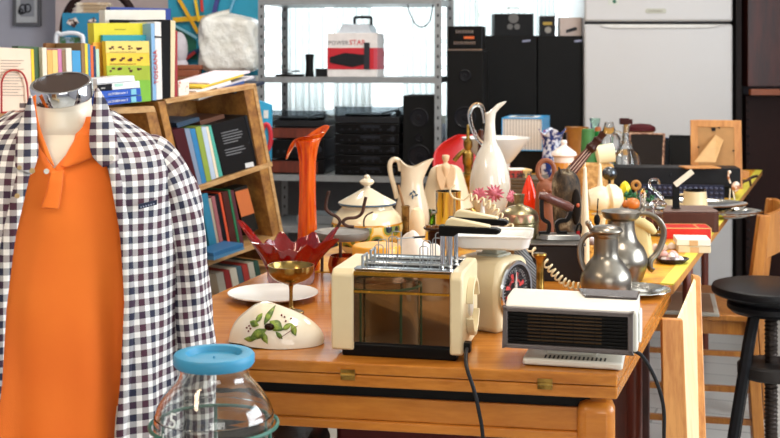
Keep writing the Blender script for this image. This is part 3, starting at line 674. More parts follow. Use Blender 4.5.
# brass round flask
t = T('brass_flask', 'round brass flask with triangle pattern and a short neck', 'flask', (XX(519, 3.05), 3.05, TZ), 0)
fl, nt, b = newmat('triangle_brass'); f = noise(nt, coords(nt), 40)
tc = nt.nodes.new('ShaderNodeTexCoord'); sp = nt.nodes.new('ShaderNodeSeparateXYZ'); nt.links.new(tc.outputs['Object'], sp.inputs[0])
ang_ = mth(nt, 'ARCTAN2', sp.outputs[1], sp.outputs[0]); tri = mth(nt, 'PINGPONG', mth(nt, 'MULTIPLY', ang_, 14/(2*math.pi)), .5)
zz = mth(nt, 'MULTIPLY', mth(nt, 'SUBTRACT', sp.outputs[2], .134), 22)
inb = mth(nt, 'MULTIPLY', mth(nt, 'GREATER_THAN', sp.outputs[2], .137), mth(nt, 'LESS_THAN', sp.outputs[2], .157))
mask = mth(nt, 'MULTIPLY', inb, mth(nt, 'GREATER_THAN', tri, mth(nt, 'SUBTRACT', .48, zz)))
base_ = ramp(nt, f, [(.4, '74694a'), (.65, 'a59a76')]); nt.links.new(mixc(nt, mask, base_, '96705c'), b.inputs['Base Color']); setp(b, Metallic=.85, Roughness=.3)
MB().lathe(smooth_prof([(0, 0), (.03, 0), (.036, .01), (.046, .07), (.050, .125), (.0495, .132), (.0515, .136), (.047, .157), (.03, .170), (.013, .177), (.0125, .190), (.0145, .204)])+[(.012, .204), (.009, .18), (0, .18)], 40).build('flask', fl, t)
t = T('red_glass_drop', 'glossy orange red teardrop ornament behind the brass flask', 'ornament', (XX(529, 3.5), 3.5, TZ), 0)
MB().lathe(smooth_prof([(0, 0), (.018, 0), (.022, .02), (.025, .10), (.022, .15), (.012, .185), (.004, .204), (0, .208)]), 28, sy=.7).build('drop', mat('red_gloss', 'e8340e', .06, var=.95), t)
t = T('terracotta_bell', 'brown terracotta bell with a large ring handle', 'bell', (XX(546, 3.45), 3.45, TZ), 0)
tcm = mat('terracotta', '8a4c2c', .55, var=.7, ns=20)
MB().lathe(smooth_prof([(0, 0), (.034, 0), (.036, .01), (.034, .09), (.030, .15), (.024, .19), (0, .202)]), 28, sy=.7).build('body', tcm, t)
MB().tube([(.024*math.cos(a), 0, .226+.030*math.sin(a)) for a in [2*math.pi*i/28 for i in range(28)]], .007, 9, closed=True).build('ring_handle', tcm, t)
m = MB(); m.ball((-.010, -.021, .17), .005).ball((.010, -.021, .17), .005).tube([(-.014, -.022, .145), (0, -.026, .138), (.014, -.022, .145)], .003, 6)
m.build('face_relief', tcm, t)
# bark trunk
bark = spot('bark', '17110c', '4e3c28', 34, .42, .58, .8, 0, 1.0, (1, 1, .6), c3='978a70')
t = T('bark_trunk', 'gnarled bark covered trunk piece with a hollow beside the terracotta bell', 'wood piece', (XX(569, 3.3), 3.3, TZ), 0)
rows = []
prof = [(0, .0, 0), (.040, .0, 0), (.043, .03, 0), (.043, .09, 0), (.041, .15, -.002), (.039, .20, -.006), (.032, .228, -.010), (.018, .242, -.014), (0, .247, -.014)]
for r_, z, ox in prof: rows.append([Vector((ox+r_*(1+.12*math.sin(3*a+z*30)+.07*math.sin(7*a+z*60))*math.cos(a), r_*.8*(1+.1*math.sin(5*a-z*40))*math.sin(a), z)) for a in [2*math.pi*i/40 for i in range(40)]])
MB().sheet(rows, True).build('trunk', bark, t, sub=1)
MB().ball((.014, -.034, .145), .013, .008, .05).build('hollow', mat('hollow_dark', '1a130e', .9), t)
m = MB().tube([(-.024, -.015, .232), (-.031, -.018, .252)], [.006, .002], 6).tube([(-.006, -.015, .24), (-.001, -.018, .257)], [.006, .002], 6); m.build('broken_twig', bark, t)
MB().ball((.018, -.040, .150), .005, .004, .006).build('red_figure', clr('b8502c'), t)

# candles / spindle / fabric roll
wax = mat('wax', 'f0dcbc', .35, var=.96)
for px, y0_, y1_, D, lb in ((585, 166, 240, 3.15, 'long pale tapered candle in front of the bark trunk'), (600, 163, 214, 3.75, 'pale tapered candle standing before the dark tray box')):
    t = T('candle', lb, 'candle', (XX(px, D), D, TZ), 0); h_ = ZZ(y0_, D)-TZ
    MB().lathe([(0, 0), (.012, 0), (.012, .02), (.0105, h_*.5), (.004, h_-.004), (0, h_)], 16).build('taper', wax, t)
    MB().tube([(0, 0, h_-.003), (.001, 0, h_+.010)], .0008, 5).build('wick', paper, t)
t = T('bundled_spindles', 'bundle of dark red wooden rods tied below a carved grip, leaning right', 'wooden tool', (XX(575, 3.62), 3.62, TZ), 0)
A = Vector((-.012, 0, 0)); B = P(575, 167, 3.62)-Vector(t.location); C = P(591, 148, 3.62)-Vector(t.location)
rodm = wood('mahogany', '3c1610', '6a2c1c', (30, 30, 3), .3)
dirn = (C-B).normalized(); sd_ = dirn.cross(Vector((0, 1, 0))).normalized(); base0 = B-dirn*.07
m = MB()
for i in range(7):
    off = sd_*(-.018+.006*i)+Vector((0, .004*math.sin(i*2.1), 0)); m.tube([base0+off, C+off*.5], .0030, 7)
m.build('rods', [rodm], t)
m = MB()
for i in range(3):
    off = sd_*(-.009+.009*i)+Vector((0, -.006, 0)); m.tube([base0+off, C+off*.8], .0012, 6)
m.build('pale_rods', clr('d8b8a8'), t)
top_ = C+dirn*.06
MB().tube([C-dirn*.01, C+dirn*.002, C+dirn*.01, C+dirn*.02, C+dirn*.032, C+dirn*.04, top_], [.014, .017, .013, .012, .015, .009, .012], 14).build('carved_grip', mat('dark_grip', '3a1c12', .35), t)
MB().tube([base0, base0-dirn*.02, (base0.x-.03, 0, .003)], [.012, .016, .016], 12).build('foot', rodm, t)
t = T('fabric_roll', 'cream fabric covered drum on a cork block beside the glass decanter', 'roll', (XX(605, 4.35), 4.35, TZ), 0)
R_ = Matrix.Translation((0, 0, .203)) @ Matrix.Rotation(math.radians(-9), 4, 'Y') @ Matrix.Rotation(math.radians(90), 4, 'Y') @ Matrix.Translation((0, 0, -.03))
MB().lathe([(0, 0), (.030, 0), (.034, .001), (.034, .061), (.030, .062), (0, .062)], 32, M=R_).build('drum', mat('fabric_cream', 'ece2b8', .7, var=.95, bmp=.1), t)
ck = spot('cork', 'a87c44', 'd0a566', 60, .4, .6, .8)
MB().box(-.09, .03, -.02, .05, 0, .168).build('cork_block', ck, t, bevel=.01)

# ---------------------------------------------------------------- iron on box, brass pestle
t = T('cast_iron_box', 'low black iron box under the old flat iron', 'box', (XX(556, 2.98), 2.98, TZ), -.1)
MB().box(-.068, .068, -.03, .09, 0, .088).build('box', mat('dark_iron', '241f1e', .45), t, bevel=.003, smooth=False)
m = MB().box(-.074, .072, -.036, .096, .0885, .094).build('lid', mat('iron_plate', '57534f', .45, .6), t, bevel=.003)
IZ = TZ+.094
t = T('flat_iron', 'old black flat iron with a brown wooden handle on the iron box', 'iron', (XX(559, 2.99), 2.99, IZ), 0)
out = [(-.056, 0), (-.03, -.026), (.03, -.028), (.056, -.024), (.056, .026), (.03, .028), (-.03, .026)]
m = MB(); n = len(out); m.add([(x, y+.03, 0) for x, y in out]+[(x*.94, y*.92+.03, .014) for x, y in out], [tuple(range(n-1, -1, -1)), tuple(range(n, 2*n))]+[(i, (i+1) % n, (i+1) % n+n, i+n) for i in range(n)])
m.build('sole', mat('steel_sole', '9c9a96', .3, .9), t, bevel=.002)
def strap(pts, w_=.008, th=.0048):
    m = MB(); pts = spline(pts, 6); L = len(pts); vs = []; 
    for i, p in enumerate(pts):
        tg_ = (pts[min(i+1, L-1)]-pts[max(i-1, 0)]).normalized(); nn = tg_.cross(Vector((0, 1, 0))).normalized()
        for a_, b_ in ((-1, -1), (1, -1), (1, 1), (-1, 1)): vs.append(p+nn*th*a_+Vector((0, w_*b_, 0)))
    fs = []
    for i in range(L-1):
        for k_ in range(4): q_ = (k_+1) % 4; fs.append((i*4+k_, i*4+q_, (i+1)*4+q_, (i+1)*4+k_))
    fs += [(3, 2, 1, 0), tuple((L-1)*4+k_ for k_ in range(4))]; return m.add(vs, fs)
strap([(-.040, .03, .10), (-.040, .03, .075), (-.037, .03, .052), (-.022, .03, .040), (-.024, .03, .018), (-.036, .03, .015), (-.047, .03, .015)]).build('strap', black, t)
strap([(.034, .03, .072), (.028, .03, .056), (.022, .03, .048), (.006, .03, .046), (-.003, .03, .036), (.002, .03, .018), (.014, .03, .015), (.024, .03, .016)]).build('strap', black, t)
hm = MB().tube([(-.046, .03, .110), (-.034, .03, .108), (-.020, .03, .102), (-.018, .03, .101), (.008, .03, .090), (.010, .03, .089), (.024, .03, .083), (.038, .03, .076)], [.009, .0115, .0125, .0112, .0125, .0112, .0125, .010], 16)
hm.build('handle', mat('brown_handle', '5e3228', .3, var=.7), t)
MB().tube(spline([(.048, .03, .015), (.050, .03, .03), (.055, .03, .038), (.060, .03, .03), (.058, .03, .014)], 5), .003, 8).build('latch', black, t)
t = T('brass_candlestick', 'slim brass rod candlestick behind the fan heater', 'candlestick', (XX(540, 2.72), 2.72, TZ), 0)
MB().lathe([(0, 0), (.030, 0), (.031, .003), (.012, .008), (.009, .012), (.0085, .075), (.009, .092), (.014, .100), (.016, .104), (.014, .108), (0, .108)], 24).build('candlestick', brass, t)
t = T('grey_mesh_bag', 'dark grey woven mesh bag between scale and iron box', 'bag', (XX(529, 2.78), 2.78, TZ), 0)
msh, nt, b = newmat('grey_weave'); wv = nt.nodes.new('ShaderNodeTexWave'); wv.inputs['Scale'].default_value = 60; nt.links.new(coords(nt, (1, 1, 1), rot=(0, .8, 0)), wv.inputs[0])
nt.links.new(ramp(nt, wv.outputs['Fac'], [(.2, '2c2c2e'), (.8, '77787a')]), b.inputs['Base Color']); setp(b, Roughness=.6)
rows = []
for z, r_, ox in ((0, .001, 0), (0, .024, 0), (.03, .030, 0), (.06, .028, -.006), (.09, .02, -.012), (.118, .008, -.018), (.12, .001, -.018)):
    rows.append([Vector((ox-.004+r_*(1+.08*math.sin(5*a+z*40))*math.cos(a), r_*.8*math.sin(a), z)) for a in [2*math.pi*i/32 for i in range(32)]])
MB().sheet(rows, True).build('bag', msh, t)

# ---------------------------------------------------------------- pewter jugs
def tankard(t, sc, body_, lidp, hs, hp_, lidpts, thumb):
    MB().lathe(smooth_prof([(r_*sc, z*sc) for r_, z in body_], 5), 44).build('body', pewter, t)
    MB().lathe([(r_*sc, z*sc) for r_, z in lidp], 44).build('lid', pewter, t, bevel=.0005)
    MB().tube(spline([(x*sc, 0, z*sc) for x, z in hp_], 7), [.0055*sc]*((len(hp_)-1)*7+1), 10, sq=1.5).build('handle', pewter, t)
    MB().tube([(x*sc, 0, z*sc) for x, z in thumb], [.006*sc, .007*sc, .006*sc], 10).ball((thumb[-1][0]*sc, 0, thumb[-1][1]*sc), .008*sc).build('thumb_lever', pewter, t)
t = T('pewter_tankard', 'squat pewter lidded tankard with handle on the left, nearest the fan heater', 'tankard', (XX(606, 2.76), 2.76, TZ), 0)
tankard(t, 1.0, [(0, 0), (.044, 0), (.052, .008), (.0585, .034), (.056, .056), (.042, .078), (.031, .092), (.0275, .105), (.0275, .135), (.029, .14), (.030, .147)],
        [(0, .146), (.030, .146), (.037, .150), (.0385, .153), (.037, .157), (.030, .162), (.018, .165), (0, .166)], 0,
        [(-.028, .145), (-.044, .142), (-.056, .128), (-.060, .105), (-.056, .08), (-.046, .056), (-.041, .03), (-.040, .01)], 0, [(-.030, .15), (-.036, .163), (-.040, .170)])
t = T('pewter_pitcher', 'taller pewter pitcher with broad dished lid and handle on the right', 'pitcher', (XX(621, 2.98), 2.98, TZ), 0)
tankard(t, 1.0, [(0, 0), (.046, 0), (.054, .006), (.064, .036), (.065, .056), (.056, .080), (.042, .098), (.035, .118), (.033, .144), (.035, .149)],
        [(0, .148), (.035, .148), (.044, .155), (.048, .167), (.0495, .170), (.044, .170), (.033, .173), (.018, .1755), (0, .176)], 0,
        [(.044, .163), (.066, .163), (.088, .152), (.103, .132), (.106, .110), (.099, .085), (.088, .064), (.074, .048), (.072, .030), (.080, .022)], 0, [(.046, .165), (.054, .176), (.056, .183)])
t = T('fluted_saucer', 'silver fluted saucer to the right of the pewter tankard', 'saucer', (XX(636, 2.80), 2.80, TZ), 0)
MB().lathe([(0, .002), (.045, .003), (.06, .008), (.079, .013), (.080, .0115), (.06, .005), (.05, 0), (0, 0)], 64, wob=lambda a, z: 1+.02*math.sin(a*22)*(z > .004)).build('saucer', silver, t)
# small trinkets between
trk = [('d8342c', 'small red glossy trinket'), ('a04a8c', 'small purple wrapped trinket'), ('c88a2c', 'small amber trinket'), ('e8e0d8', 'small white shell')]
t = T('straw_basket', 'little straw basket seen through the handle of the pewter tankard', 'basket', (XX(587, 3.22), 3.22, TZ), 0)
MB().lathe([(0, 0), (.028, 0), (.038, .05), (.036, .052), (.026, .01), (0, .008)], 28).build('basket', spot('straw', '9c6a2c', 'dca850', 70), t)
for i, (x, y, z, r_, c, lb) in enumerate(((-.012, -.008, .061, .015, 'a86090', 'purple foil ball in the little straw basket'), (.012, .0, .062, .014, 'ded4d8', 'white foil ball in the little straw basket'), (.0, .004, .086, .013, 'c8325c', 'crimson foil ball topmost in the straw basket'))):
    o = T('foil_ball', lb, 'ball', (XX(587, 3.22)+x, 3.22+y, TZ+z-r_), 0); MB().ball((0, 0, r_), r_).build('ball', mat('foil_'+c, c, .25, .5), o)
t = T('red_bottle', 'small red bottle wedged behind the pale candle', 'bottle', (XX(578, 3.02), 3.02, TZ), 0)
MB().lathe([(0, 0), (.011, 0), (.012, .07), (.005, .09), (.005, .115), (0, .115)], 20).build('bottle', clr('b01c24', .15), t)
# husk doll
t = T('corn_husk_doll', 'yellowish folded corn husk figure behind the pewter pitcher', 'figure', (XX(641, 3.28), 3.28, TZ), 0)
hk = mat('husk', 'd9c48a', .7, var=.75, ns=12)
m = MB(); m.lathe(smooth_prof([(0, 0), (.034, 0), (.032, .03), (.027, .06), (.022, .085), (.018, .10)]), 16, wob=lambda a, z: 1+.1*math.sin(a*4)); m.build('skirt', hk, t)
m = MB(); m.tube([(-.02, 0, .105), (0, -.012, .10), (.020, -.02, .088), (.034, -.02, .075)], [.012, .015, .014, .008], 10).tube([(-.015, .0, .085), (-.01, -.004, .128)], [.014, .009], 10); m.build('wrapped_leaves', hk, t)

# ---------------------------------------------------------------- mid / right items on the yellow table
t = T('dark_wood_box', 'flat dark brown wooden box with rounded corners on the yellow table', 'wooden box', on(679, 240), -.05)
o = t.location
t.location = (XX(668, 3.78), 3.78, TZ); ROOT[t.name] = Matrix.Translation(t.location) @ Matrix.Rotation(-.0, 4, 'Z'); t.rotation_euler = (0, 0, 0)
MB().prism([], 0, 0) if False else None
m = MB(); pts = [(x+.02, y+.075) for x, y in rr(.145, .075, .022)]; n = len(pts)
m.add([(x, y, 0) for x, y in pts]+[(x, y, .062) for x, y in pts], [tuple(range(n-1, -1, -1)), tuple(range(n, 2*n))]+[(i, (i+1) % n, (i+1) % n+n, i+n) for i in range(n)])
m.build('box', [mat('brown_leather', '4e2c20', .45, var=.8)], t, bevel=.002)
m = MB(); m.add([(x*.985, y*.985+.001, .0625) for x, y in pts]+[(x*.985, y*.985+.001, .068) for x, y in pts], [tuple(range(n-1, -1, -1)), tuple(range(n, 2*n))]+[(i, (i+1) % n, (i+1) % n+n, i+n) for i in range(n)])
m.build('lid', mat('brown_lid', '6d554c', .5, var=.85), t, bevel=.002)
t = T('metal_stand', 'black upright metal bracket with a paper tag on the dark box', 'stand', (XX(676, 3.84), 3.84, TZ+.068), 0)
MB().box(-.011, .011, -.003, .003, 0, .082).box(-.016, .012, -.014, .004, 0, .004).build('bracket', matte_black, t, bevel=.001)
M = Matrix.Translation((.024, -.004, .098)) @ Matrix.Rotation(math.radians(-38), 4, 'Y')
MB().box(-.036, .036, -.0008, .0008, -.009, .009, M).build('paper_tag', mat('tag_paper', 'd8cbb4', .7), t, smooth=False, label='creased beige paper tag')
t = T('red_box', 'flat red box with gold edging in front of the dark wooden box', 'box', (XX(686, 3.68), 3.68, TZ), -.06)
rb = MB().box(-.070, .070, -.035, .06, 0, .033).build('box', clr('c81e16', .4), t, bevel=.001, smooth=False)
gm = clr('e2b870', .4); g = MB()
for a in ((-.0705, .0705, -.0355, -.034, .0315, .0335), (.068, .0705, -.0355, -.034, 0, .0335), (.069, .0706, -.0355, .06, .0315, .0335), (.030, .034, -.035, .06, .0325, .0336), (.069, .0706, .058, .0605, 0, .0335), (-.0705, .07, .058, .0605, .032, .0336)): g.box(*a)
g.build('gold_edging', gm, rb, smooth=False)
MB().lathe([(.0, 0), (.009, 0), (.009, .0008), (0, .0008)], 20, M=Matrix.Translation((.0702, .014, .016)) @ Matrix.Rotation(math.pi/2, 4, 'Y')).build('emblem', gm, rb)
for i, (px, D, w_, d_, h_, c, lb, z0) in enumerate(((688, 3.42, .045, .05, .020, 'd9c6a4', 'cream cardboard box with a band, lowest beside the red box', 0), (687, 3.42, .047, .052, .018, 'e8dfd0', 'cream cardboard box lying on top of its twin', .0205))):
    t = T('card_box', lb, 'box', (XX(px+5, D), D, TZ+z0), -.12)
    MB().box(-w_, w_, -d_*.7, d_, 0, h_).build('box', mat('card_'+c, c, .6, var=.94), t, bevel=.0015, smooth=False)
    MB().box(-.012, .012, -d_*.7-.001, -d_*.7, 0, h_*.8).build('band', clr('cda070'), t, smooth=False)
t = T('shell_dish', 'dark oval dish of pinkish shells near the yellow table edge', 'dish', (XX(672, 3.22), 3.22, TZ), 0)
MB().lathe([(0, .002), (.03, .003), (.045, .014), (.046, .012), (.032, 0), (0, 0)], 32, sx=1.0, sy=.8).build('dish', mat('dark_dish', '3c302c', .25), t)
random.seed(3)
for i in range(14):
    a = random.uniform(0, 6.28); r_ = random.uniform(0, .028); rad = random.uniform(.008, .012)
    o = T('sea_shell', 'pink and white shell heaped in the dark oval dish', 'shell', (XX(672, 3.22)+r_*math.cos(a), 3.22+r_*math.sin(a)*.7, TZ+.006+(.012 if i > 8 else 0)), a, 'shells in the dark dish')
    m = MB().lathe([(0, 0), (rad, .002), (rad*.9, rad*.7), (rad*.3, rad*1.3), (0, rad*1.4)], 14, wob=lambda q_, z: 1+.1*math.sin(q_*7)); m.build('shell', (mat('shell_pink', 'dcaaa4', .4) if i % 2 else mat('shell_white', 'efe2dc', .4)), o)
for i in range(9):
    px = 650+i*2.6+random.uniform(-1, 1); D = 3.3+random.uniform(-.1, .16)
    o = T('sea_shell', 'loose brownish shell on the yellow table beside the shell dish', 'shell', (XX(px, D), D, TZ), random.uniform(0, 6), 'loose shells on the yellow table')
    MB().lathe([(0, 0), (.012, .002), (.010, .012), (.004, .018), (0, .019)], 12, wob=lambda q_, z: 1+.12*math.sin(q_*5)).build('shell', mat(('shell_a', 'shell_b', 'shell_c')[i % 3], ('caa088', '7a4a3c', 'e4d0c0')[i % 3], .5), o)

# silver trays
def oval_tray(name, lb, px, D, z, a, b_, orn=False):
    t = T(name, lb, 'tray', (XX(px, D), D, z), -.1)
    wob = (lambda q_, zz_: 1+.035*math.sin(q_*26)*(zz_ > .008)) if orn else None
    MB().lathe([(0, .004), (.72, .005), (.82, .012), (.97, .018), (1.0, .022), (1.0, .018), (.97, .014), (.8, .006), (.7, 0), (0, 0)], 72, sx=a, sy=b_, wob=wob).build('tray', silver, t); return t
oval_tray('oval_tray', 'ornate silver tray with scalloped rim jutting past the yellow table edge', 711, 4.17, TZ+.0005, .170, .115, True)
oval_tray('oval_tray', 'smooth polished oval silver tray on top of the ornate one', 689, 4.20, TZ+.024, .200, .130)
ZT = TZ+.0295
bm_ = mat('beige_mug', 'dcc498', .3, var=.94)
t = T('enamel_mug', 'beige mug with black rim standing on the oval silver tray', 'mug', (XX(695, 4.14), 4.14, ZT), 0)
MB().lathe([(0, 0), (.042, 0), (.044, .003), (.038, .062), (.035, .064), (.034, .06), (.04, .005), (0, .004)], 36).build('body', bm_, t)
MB().lathe([(.038, .062), (.0385, .066), (.034, .066), (.034, .062)], 36).build('rim', black, t)
MB().tube(spline([(-.038, 0, .05), (-.058, 0, .046), (-.058, 0, .022), (-.042, 0, .014)], 6), .004, 8).build('handle', bm_, t)
t = T('enamel_pot', 'squat beige pot with black rim behind the bracket', 'pot', (XX(668, 4.16), 4.16, ZT), 0)
MB().lathe([(0, 0), (.036, 0), (.038, .004), (.036, .034), (.033, .036), (.032, .01), (0, .006)], 36).build('body', mat('beige_pot', 'c0ad8a', .4), t)
MB().lathe([(.036, .034), (.037, .038), (.032, .038), (.032, .034)], 36).build('rim', black, t)
t = T('glass_swan', 'clear glass swan with curved neck beside the shaker', 'figurine', (XX(658, 3.72), 3.72, TZ+.0), 0)
cg = MATS['clear_glass']
# stands on a clear block beside the dark box
MB().box(-.028, .020, .0, .03, 0, .0).build('x', cg) if False else None
m = MB().ball((.0, 0, .095), .028, .018, .016); m.tube(spline([(.018, 0, .10), (.014, 0, .115), (-.004, 0, .135), (-.022, 0, .15), (-.026, 0, .166), (-.014, 0, .174), (.0, 0, .170), (.003, 0, .158)], 6), .004, 8)
m.build('swan', cg, t); MB().lathe([(0, 0), (.024, 0), (.02, .03), (.014, .06), (.018, .085), (0, .085)], 28).build('glass_foot', cg, t)
t = T('glass_shaker', 'slender clear glass shaker with a dark base behind the pewter pitcher', 'shaker', (XX(643, 3.42), 3.42, TZ), 0)
MB().lathe([(0, .09), (.008, .09), (.010, .10), (.009, .15), (.011, .155), (.009, .165), (.003, .178), (0, .180)], 12).build('body', cg, t)
MB().lathe([(0, 0), (.014, 0), (.012, .01), (.009, .09), (0, .09)], 20).build('base', mat('dark_brown', '2c1812'), t)
# planter group: plate with greenery and orange ball
t = T('raised_dish', 'shallow dark footed dish holding greenery and an orange fruit', 'dish', (XX(632, 3.75), 3.75, TZ), 0)
MB().lathe([(0, 0), (.03, 0), (.028, .006), (.01, .02), (.01, .06), (.03, .072), (.062, .080), (.064, .084), (0, .080)], 36).build('dish', pewter, t)
t = T('orange_fruit', 'glossy orange ball ornament in the footed dish', 'ornament', (XX(633, 3.70), 3.70, TZ+.082), 0)
MB().ball((0, 0, .019), .022, .02, .018, 20).ball((-.02, .012, .016), .013, .013, .013, 14).build('ball', mat('orange_ball', 'c8722c', .3), t)
t = T('leafy_sprig', 'dark green artificial leaf sprig behind the orange ball ornament', 'foliage', (XX(636, 3.80), 3.80, TZ+.082), 0)
m = MB(); random.seed(5)
for i in range(46):
    a = random.uniform(0, 6.28); r_ = random.uniform(0, .05); c = Vector((r_*math.cos(a)*1.15, r_*math.sin(a)*.4+.01, random.uniform(.004, .045)))
    d = Vector((random.uniform(-1, 1), random.uniform(-.4, .4), random.uniform(-.2, 1))).normalized()*.012; s_ = d.cross(Vector((0, 1, .3))).normalized()*.005
    m.add([c-d, c+s_, c+d, c-s_, c+Vector((0, -.0015, 0))], [(0, 1, 4), (1, 2, 4), (2, 3, 4), (3, 0, 4)])
m.build('leaves', mat('dark_leaf', '1c6a38', .4, var=.6), t, solid=.0005)
t = T('yellow_bird', 'bright yellow feathered ornament left of the green sprig', 'ornament', (XX(625, 3.86), 3.86, TZ), 0)
MB().lathe([(0, 0), (.02, 0), (.012, .02), (.006, .10), (.012, .112), (.018, .128), (.014, .142), (.008, .150), (0, .155)], 20, wob=lambda a, z: 1+.12*math.sin(a*6+z*80)).build('body', clr('e6d414', .4), t)
t = T('ochre_disc', 'small ochre ring ornament on a stem before the dark box', 'ornament', (XX(636, 3.98), 3.98, TZ), 0)
MB().tube([(.012*math.cos(a), 0, .128+.012*math.sin(a)) for a in [2*math.pi*i/20 for i in range(20)]], .006, 8, closed=True).tube([(0, 0, 0), (0, 0, .116)], .004, 8).lathe([(0, 0), (.02, 0), (.018, .004), (0, .005)], 20).build('ring', clr('b07830'), t)
# cream shell jug, ladle, spoon
t = T('shell_jug', 'large cream shell shaped jug lying behind the pewter tankard', 'jug', (XX(601, 3.7), 3.7, TZ), 0)
cs = mat('shell_cream', 'eadfbe', .3, var=.93)
MB().lathe([(0, 0), (.03, 0), (.03, .01), (.012, .02), (.014, .05), (.03, .07), (0, .072)], 28).build('foot', cs, t)
M = Matrix.Translation((-.035, 0, .112)) @ Matrix.Rotation(math.pi/2+.15, 4, 'Y') @ Matrix.Rotation(0, 4, 'Z')
M = Matrix.Translation((-.038, 0, .112)) @ Matrix.Rotation(math.pi/2-.12, 4, 'Y')
MB().lathe([(0, 0), (.030, 0), (.036, .02), (.040, .045), (.034, .058), (.042, .068), (.038, .088), (.02, .104), (0, .106)], 32, M=M).build('body', cs, t)
t = T('ladle', 'dark grey round metal ladle hanging upright beside the fabric drum', 'ladle', (XX(606, 4.1), 4.1, TZ), 0)
MB().ball((.012, 0, .155), .026, .02, .024, 20).build('bowl', mat('dark_steel', '5b5f63', .25, .9), t); MB().tube([(.012, .0, .15), (.010, 0, 0)], .005, 8).lathe([(0, 0), (.02, 0), (.02, .004), (0, .004)], 16, c=(.01, 0, 0)).build('handle', char, t)
t = T('black_spoon', 'small black spoon standing before the cream shell jug', 'spoon', (XX(597, 3.35), 3.35, TZ), 0)
MB().ball((0, 0, .098), .009, .004, .016, 14).tube([(0, 0, .11), (.003, 0, .158)], .0018, 7).lathe([(0, 0), (.016, 0), (.015, .005), (.003, .01), (.003, .09), (0, .09)], 14).build('spoon', matte_black, t)

# long black case + studded mat
t = T('black_case', 'long black wooden case spanning the rear of the yellow table', 'case', (XX(662, 4.75), 4.75, TZ), -.12)
MB().box(-.24, .30, -.02, .11, .045, .118).build('case', mat('case_black', '1a1a1d', .5), t, bevel=.003, smooth=False)
MB().box(-.22, .28, .0, .1, 0, .045).build('plinth', matte_black, t, smooth=False)
for x in (.0,): MB().lathe([(0, 0), (.005, 0), (.004, .003), (0, .004)], 14, M=Matrix.Translation((.03, -.02, .09)) @ Matrix.Rotation(math.pi/2, 4, 'X')).build('stud', char, t)
t = T('studded_mat', 'dark blue studded rubber mat leaning along the black case', 'mat', (XX(680, 4.62), 4.62, TZ), -.12)
m = MB().box(-.165, .165, -.008, .008, 0, .062).build('mat', mat('navy_rubber', '23263a', .5), t, smooth=False)
m = MB()
for i in range(17):
    for j in range(3): m.ball((-.155+i*.0193, -.009, .012+j*.019), .0072, .005, .006, 8)
m.build('studs', mat('navy_stud', '343a56', .3), t)
# frames
def photo_frame(lb, px, D, w_, h_, fw, col, back, tilt, yaw, z=TZ, name='picture_frame', strutted=False, rz2=0):
    t = T(name, lb, 'picture frame', (XX(px, D), D, z), yaw)
    M = Matrix.Rotation(tilt, 4, 'X') @ Matrix.Rotation(rz2, 4, 'Y')
    m = MB(); m.box(-w_, -w_+fw, 0, .016, 0, h_, M).box(w_-fw, w_, 0, .016, 0, h_, M).box(-w_+fw, w_-fw, 0, .016, 0, fw, M).box(-w_+fw, w_-fw, 0, .016, h_-fw, h_, M)
    m.build('frame', col, t, bevel=.002, smooth=False)
    MB().box(-w_+fw, w_-fw, .003, .012, fw, h_-fw, M).build('back_panel', back, t, smooth=False)
    return t, M
ZC2 = TZ
t, M = photo_frame('light wooden picture frame seen from behind with its prop leg out', 717, 5.05, .105, .290, .030, pine, mat('mdf', 'b08048', .6), -.16, -.16)
m = MB().hexa([M @ Vector(p) for p in ((-.012, -.004, .150), (.016, -.004, .150), (.012, -.004, .158), (-.008, -.004, .158))], [M @ Vector(p) for p in ((-.012, 0, .150), (.016, 0, .150), (.012, 0, .158), (-.008, 0, .158))])
a_ = [Vector((-.002, .0, .228)), Vector((.030, .0, .206))]
lo = [Vector((-.105, -.125, .150)), Vector((-.040, -.125, .150))]
st = MB().hexa([M @ a_[0]+Vector((0, -.001, 0)), M @ a_[1]+Vector((0, -.001, 0)), lo[1]+Vector((.02, 0, -.028)), lo[0]+Vector((0, 0, -.028))], [M @ a_[0]+Vector((0, -.005, 0)), M @ a_[1]+Vector((0, -.005, 0)), lo[1]+Vector((.02, -.004, -.028)), lo[0]+Vector((0, -.004, -.028))])
st.build('prop_leg', mat('mdf_light', 'c49a64', .6), t, smooth=False)
m = MB(); m.box(-.018, -.002, -.003, .003, .244, .258, M); m.box(-.078, -.070, -.001, .003, .172, .177, M).box(.066, .074, -.001, .003, .158, .163, M).box(.010, .016, -.001, .003, .254, .260, M); m.build('clips', black, t, smooth=False)
orn = spot('ornate_pink', '6c4434', 'c09a80', 90, .45, .55, .5)
photo_frame('dark picture with a narrow ornate rose coloured frame next to the decanter', 645, 5.25, .078, .228, .007, orn, mat('umber_back', '1b1412', .4), -.28, -.35)
photo_frame('slim black frame with a blue and orange edge behind the ornate one', 665, 5.45, .060, .192, .004, mat('blue_edge', '3c4c7c', .4), mat('blue_black', '14181e', .4), -.26, -.75)
photo_frame('plain black picture frame standing left of the light wooden frame', 683, 5.40, .057, .205, .008, black, matte_black, -.22, -.15)
photo_frame('small dark picture frame standing behind the square glass decanter', 646, 5.08, .03, .085, .003, zinc, char, -.2, .3)
t = T('wooden_board', 'thin orange wooden board lying on the long black case', 'board', (XX(700, 4.72), 4.72, TZ+.118), .1)
MB().box(-.07, .07, -.04, .05, 0, .005).build('board', pine, t, bevel=.001, smooth=False)
t = T('bird_figurine', 'brown and white wading bird figurine at the right end of the case', 'figurine', (XX(731, 4.6), 4.6, TZ), 0)
MB().ball((0, 0, .06), .016, .012, .02, 14, M=Matrix.Rotation(.3, 4, 'Y')).tube(spline([(-.002, 0, .07), (-.010, 0, .095), (-.006, 0, .11)], 5), .004, 8).ball((-.006, 0, .112), .007).build('body', spot('bird', 'b8703c', 'eee0d0', 30), t)
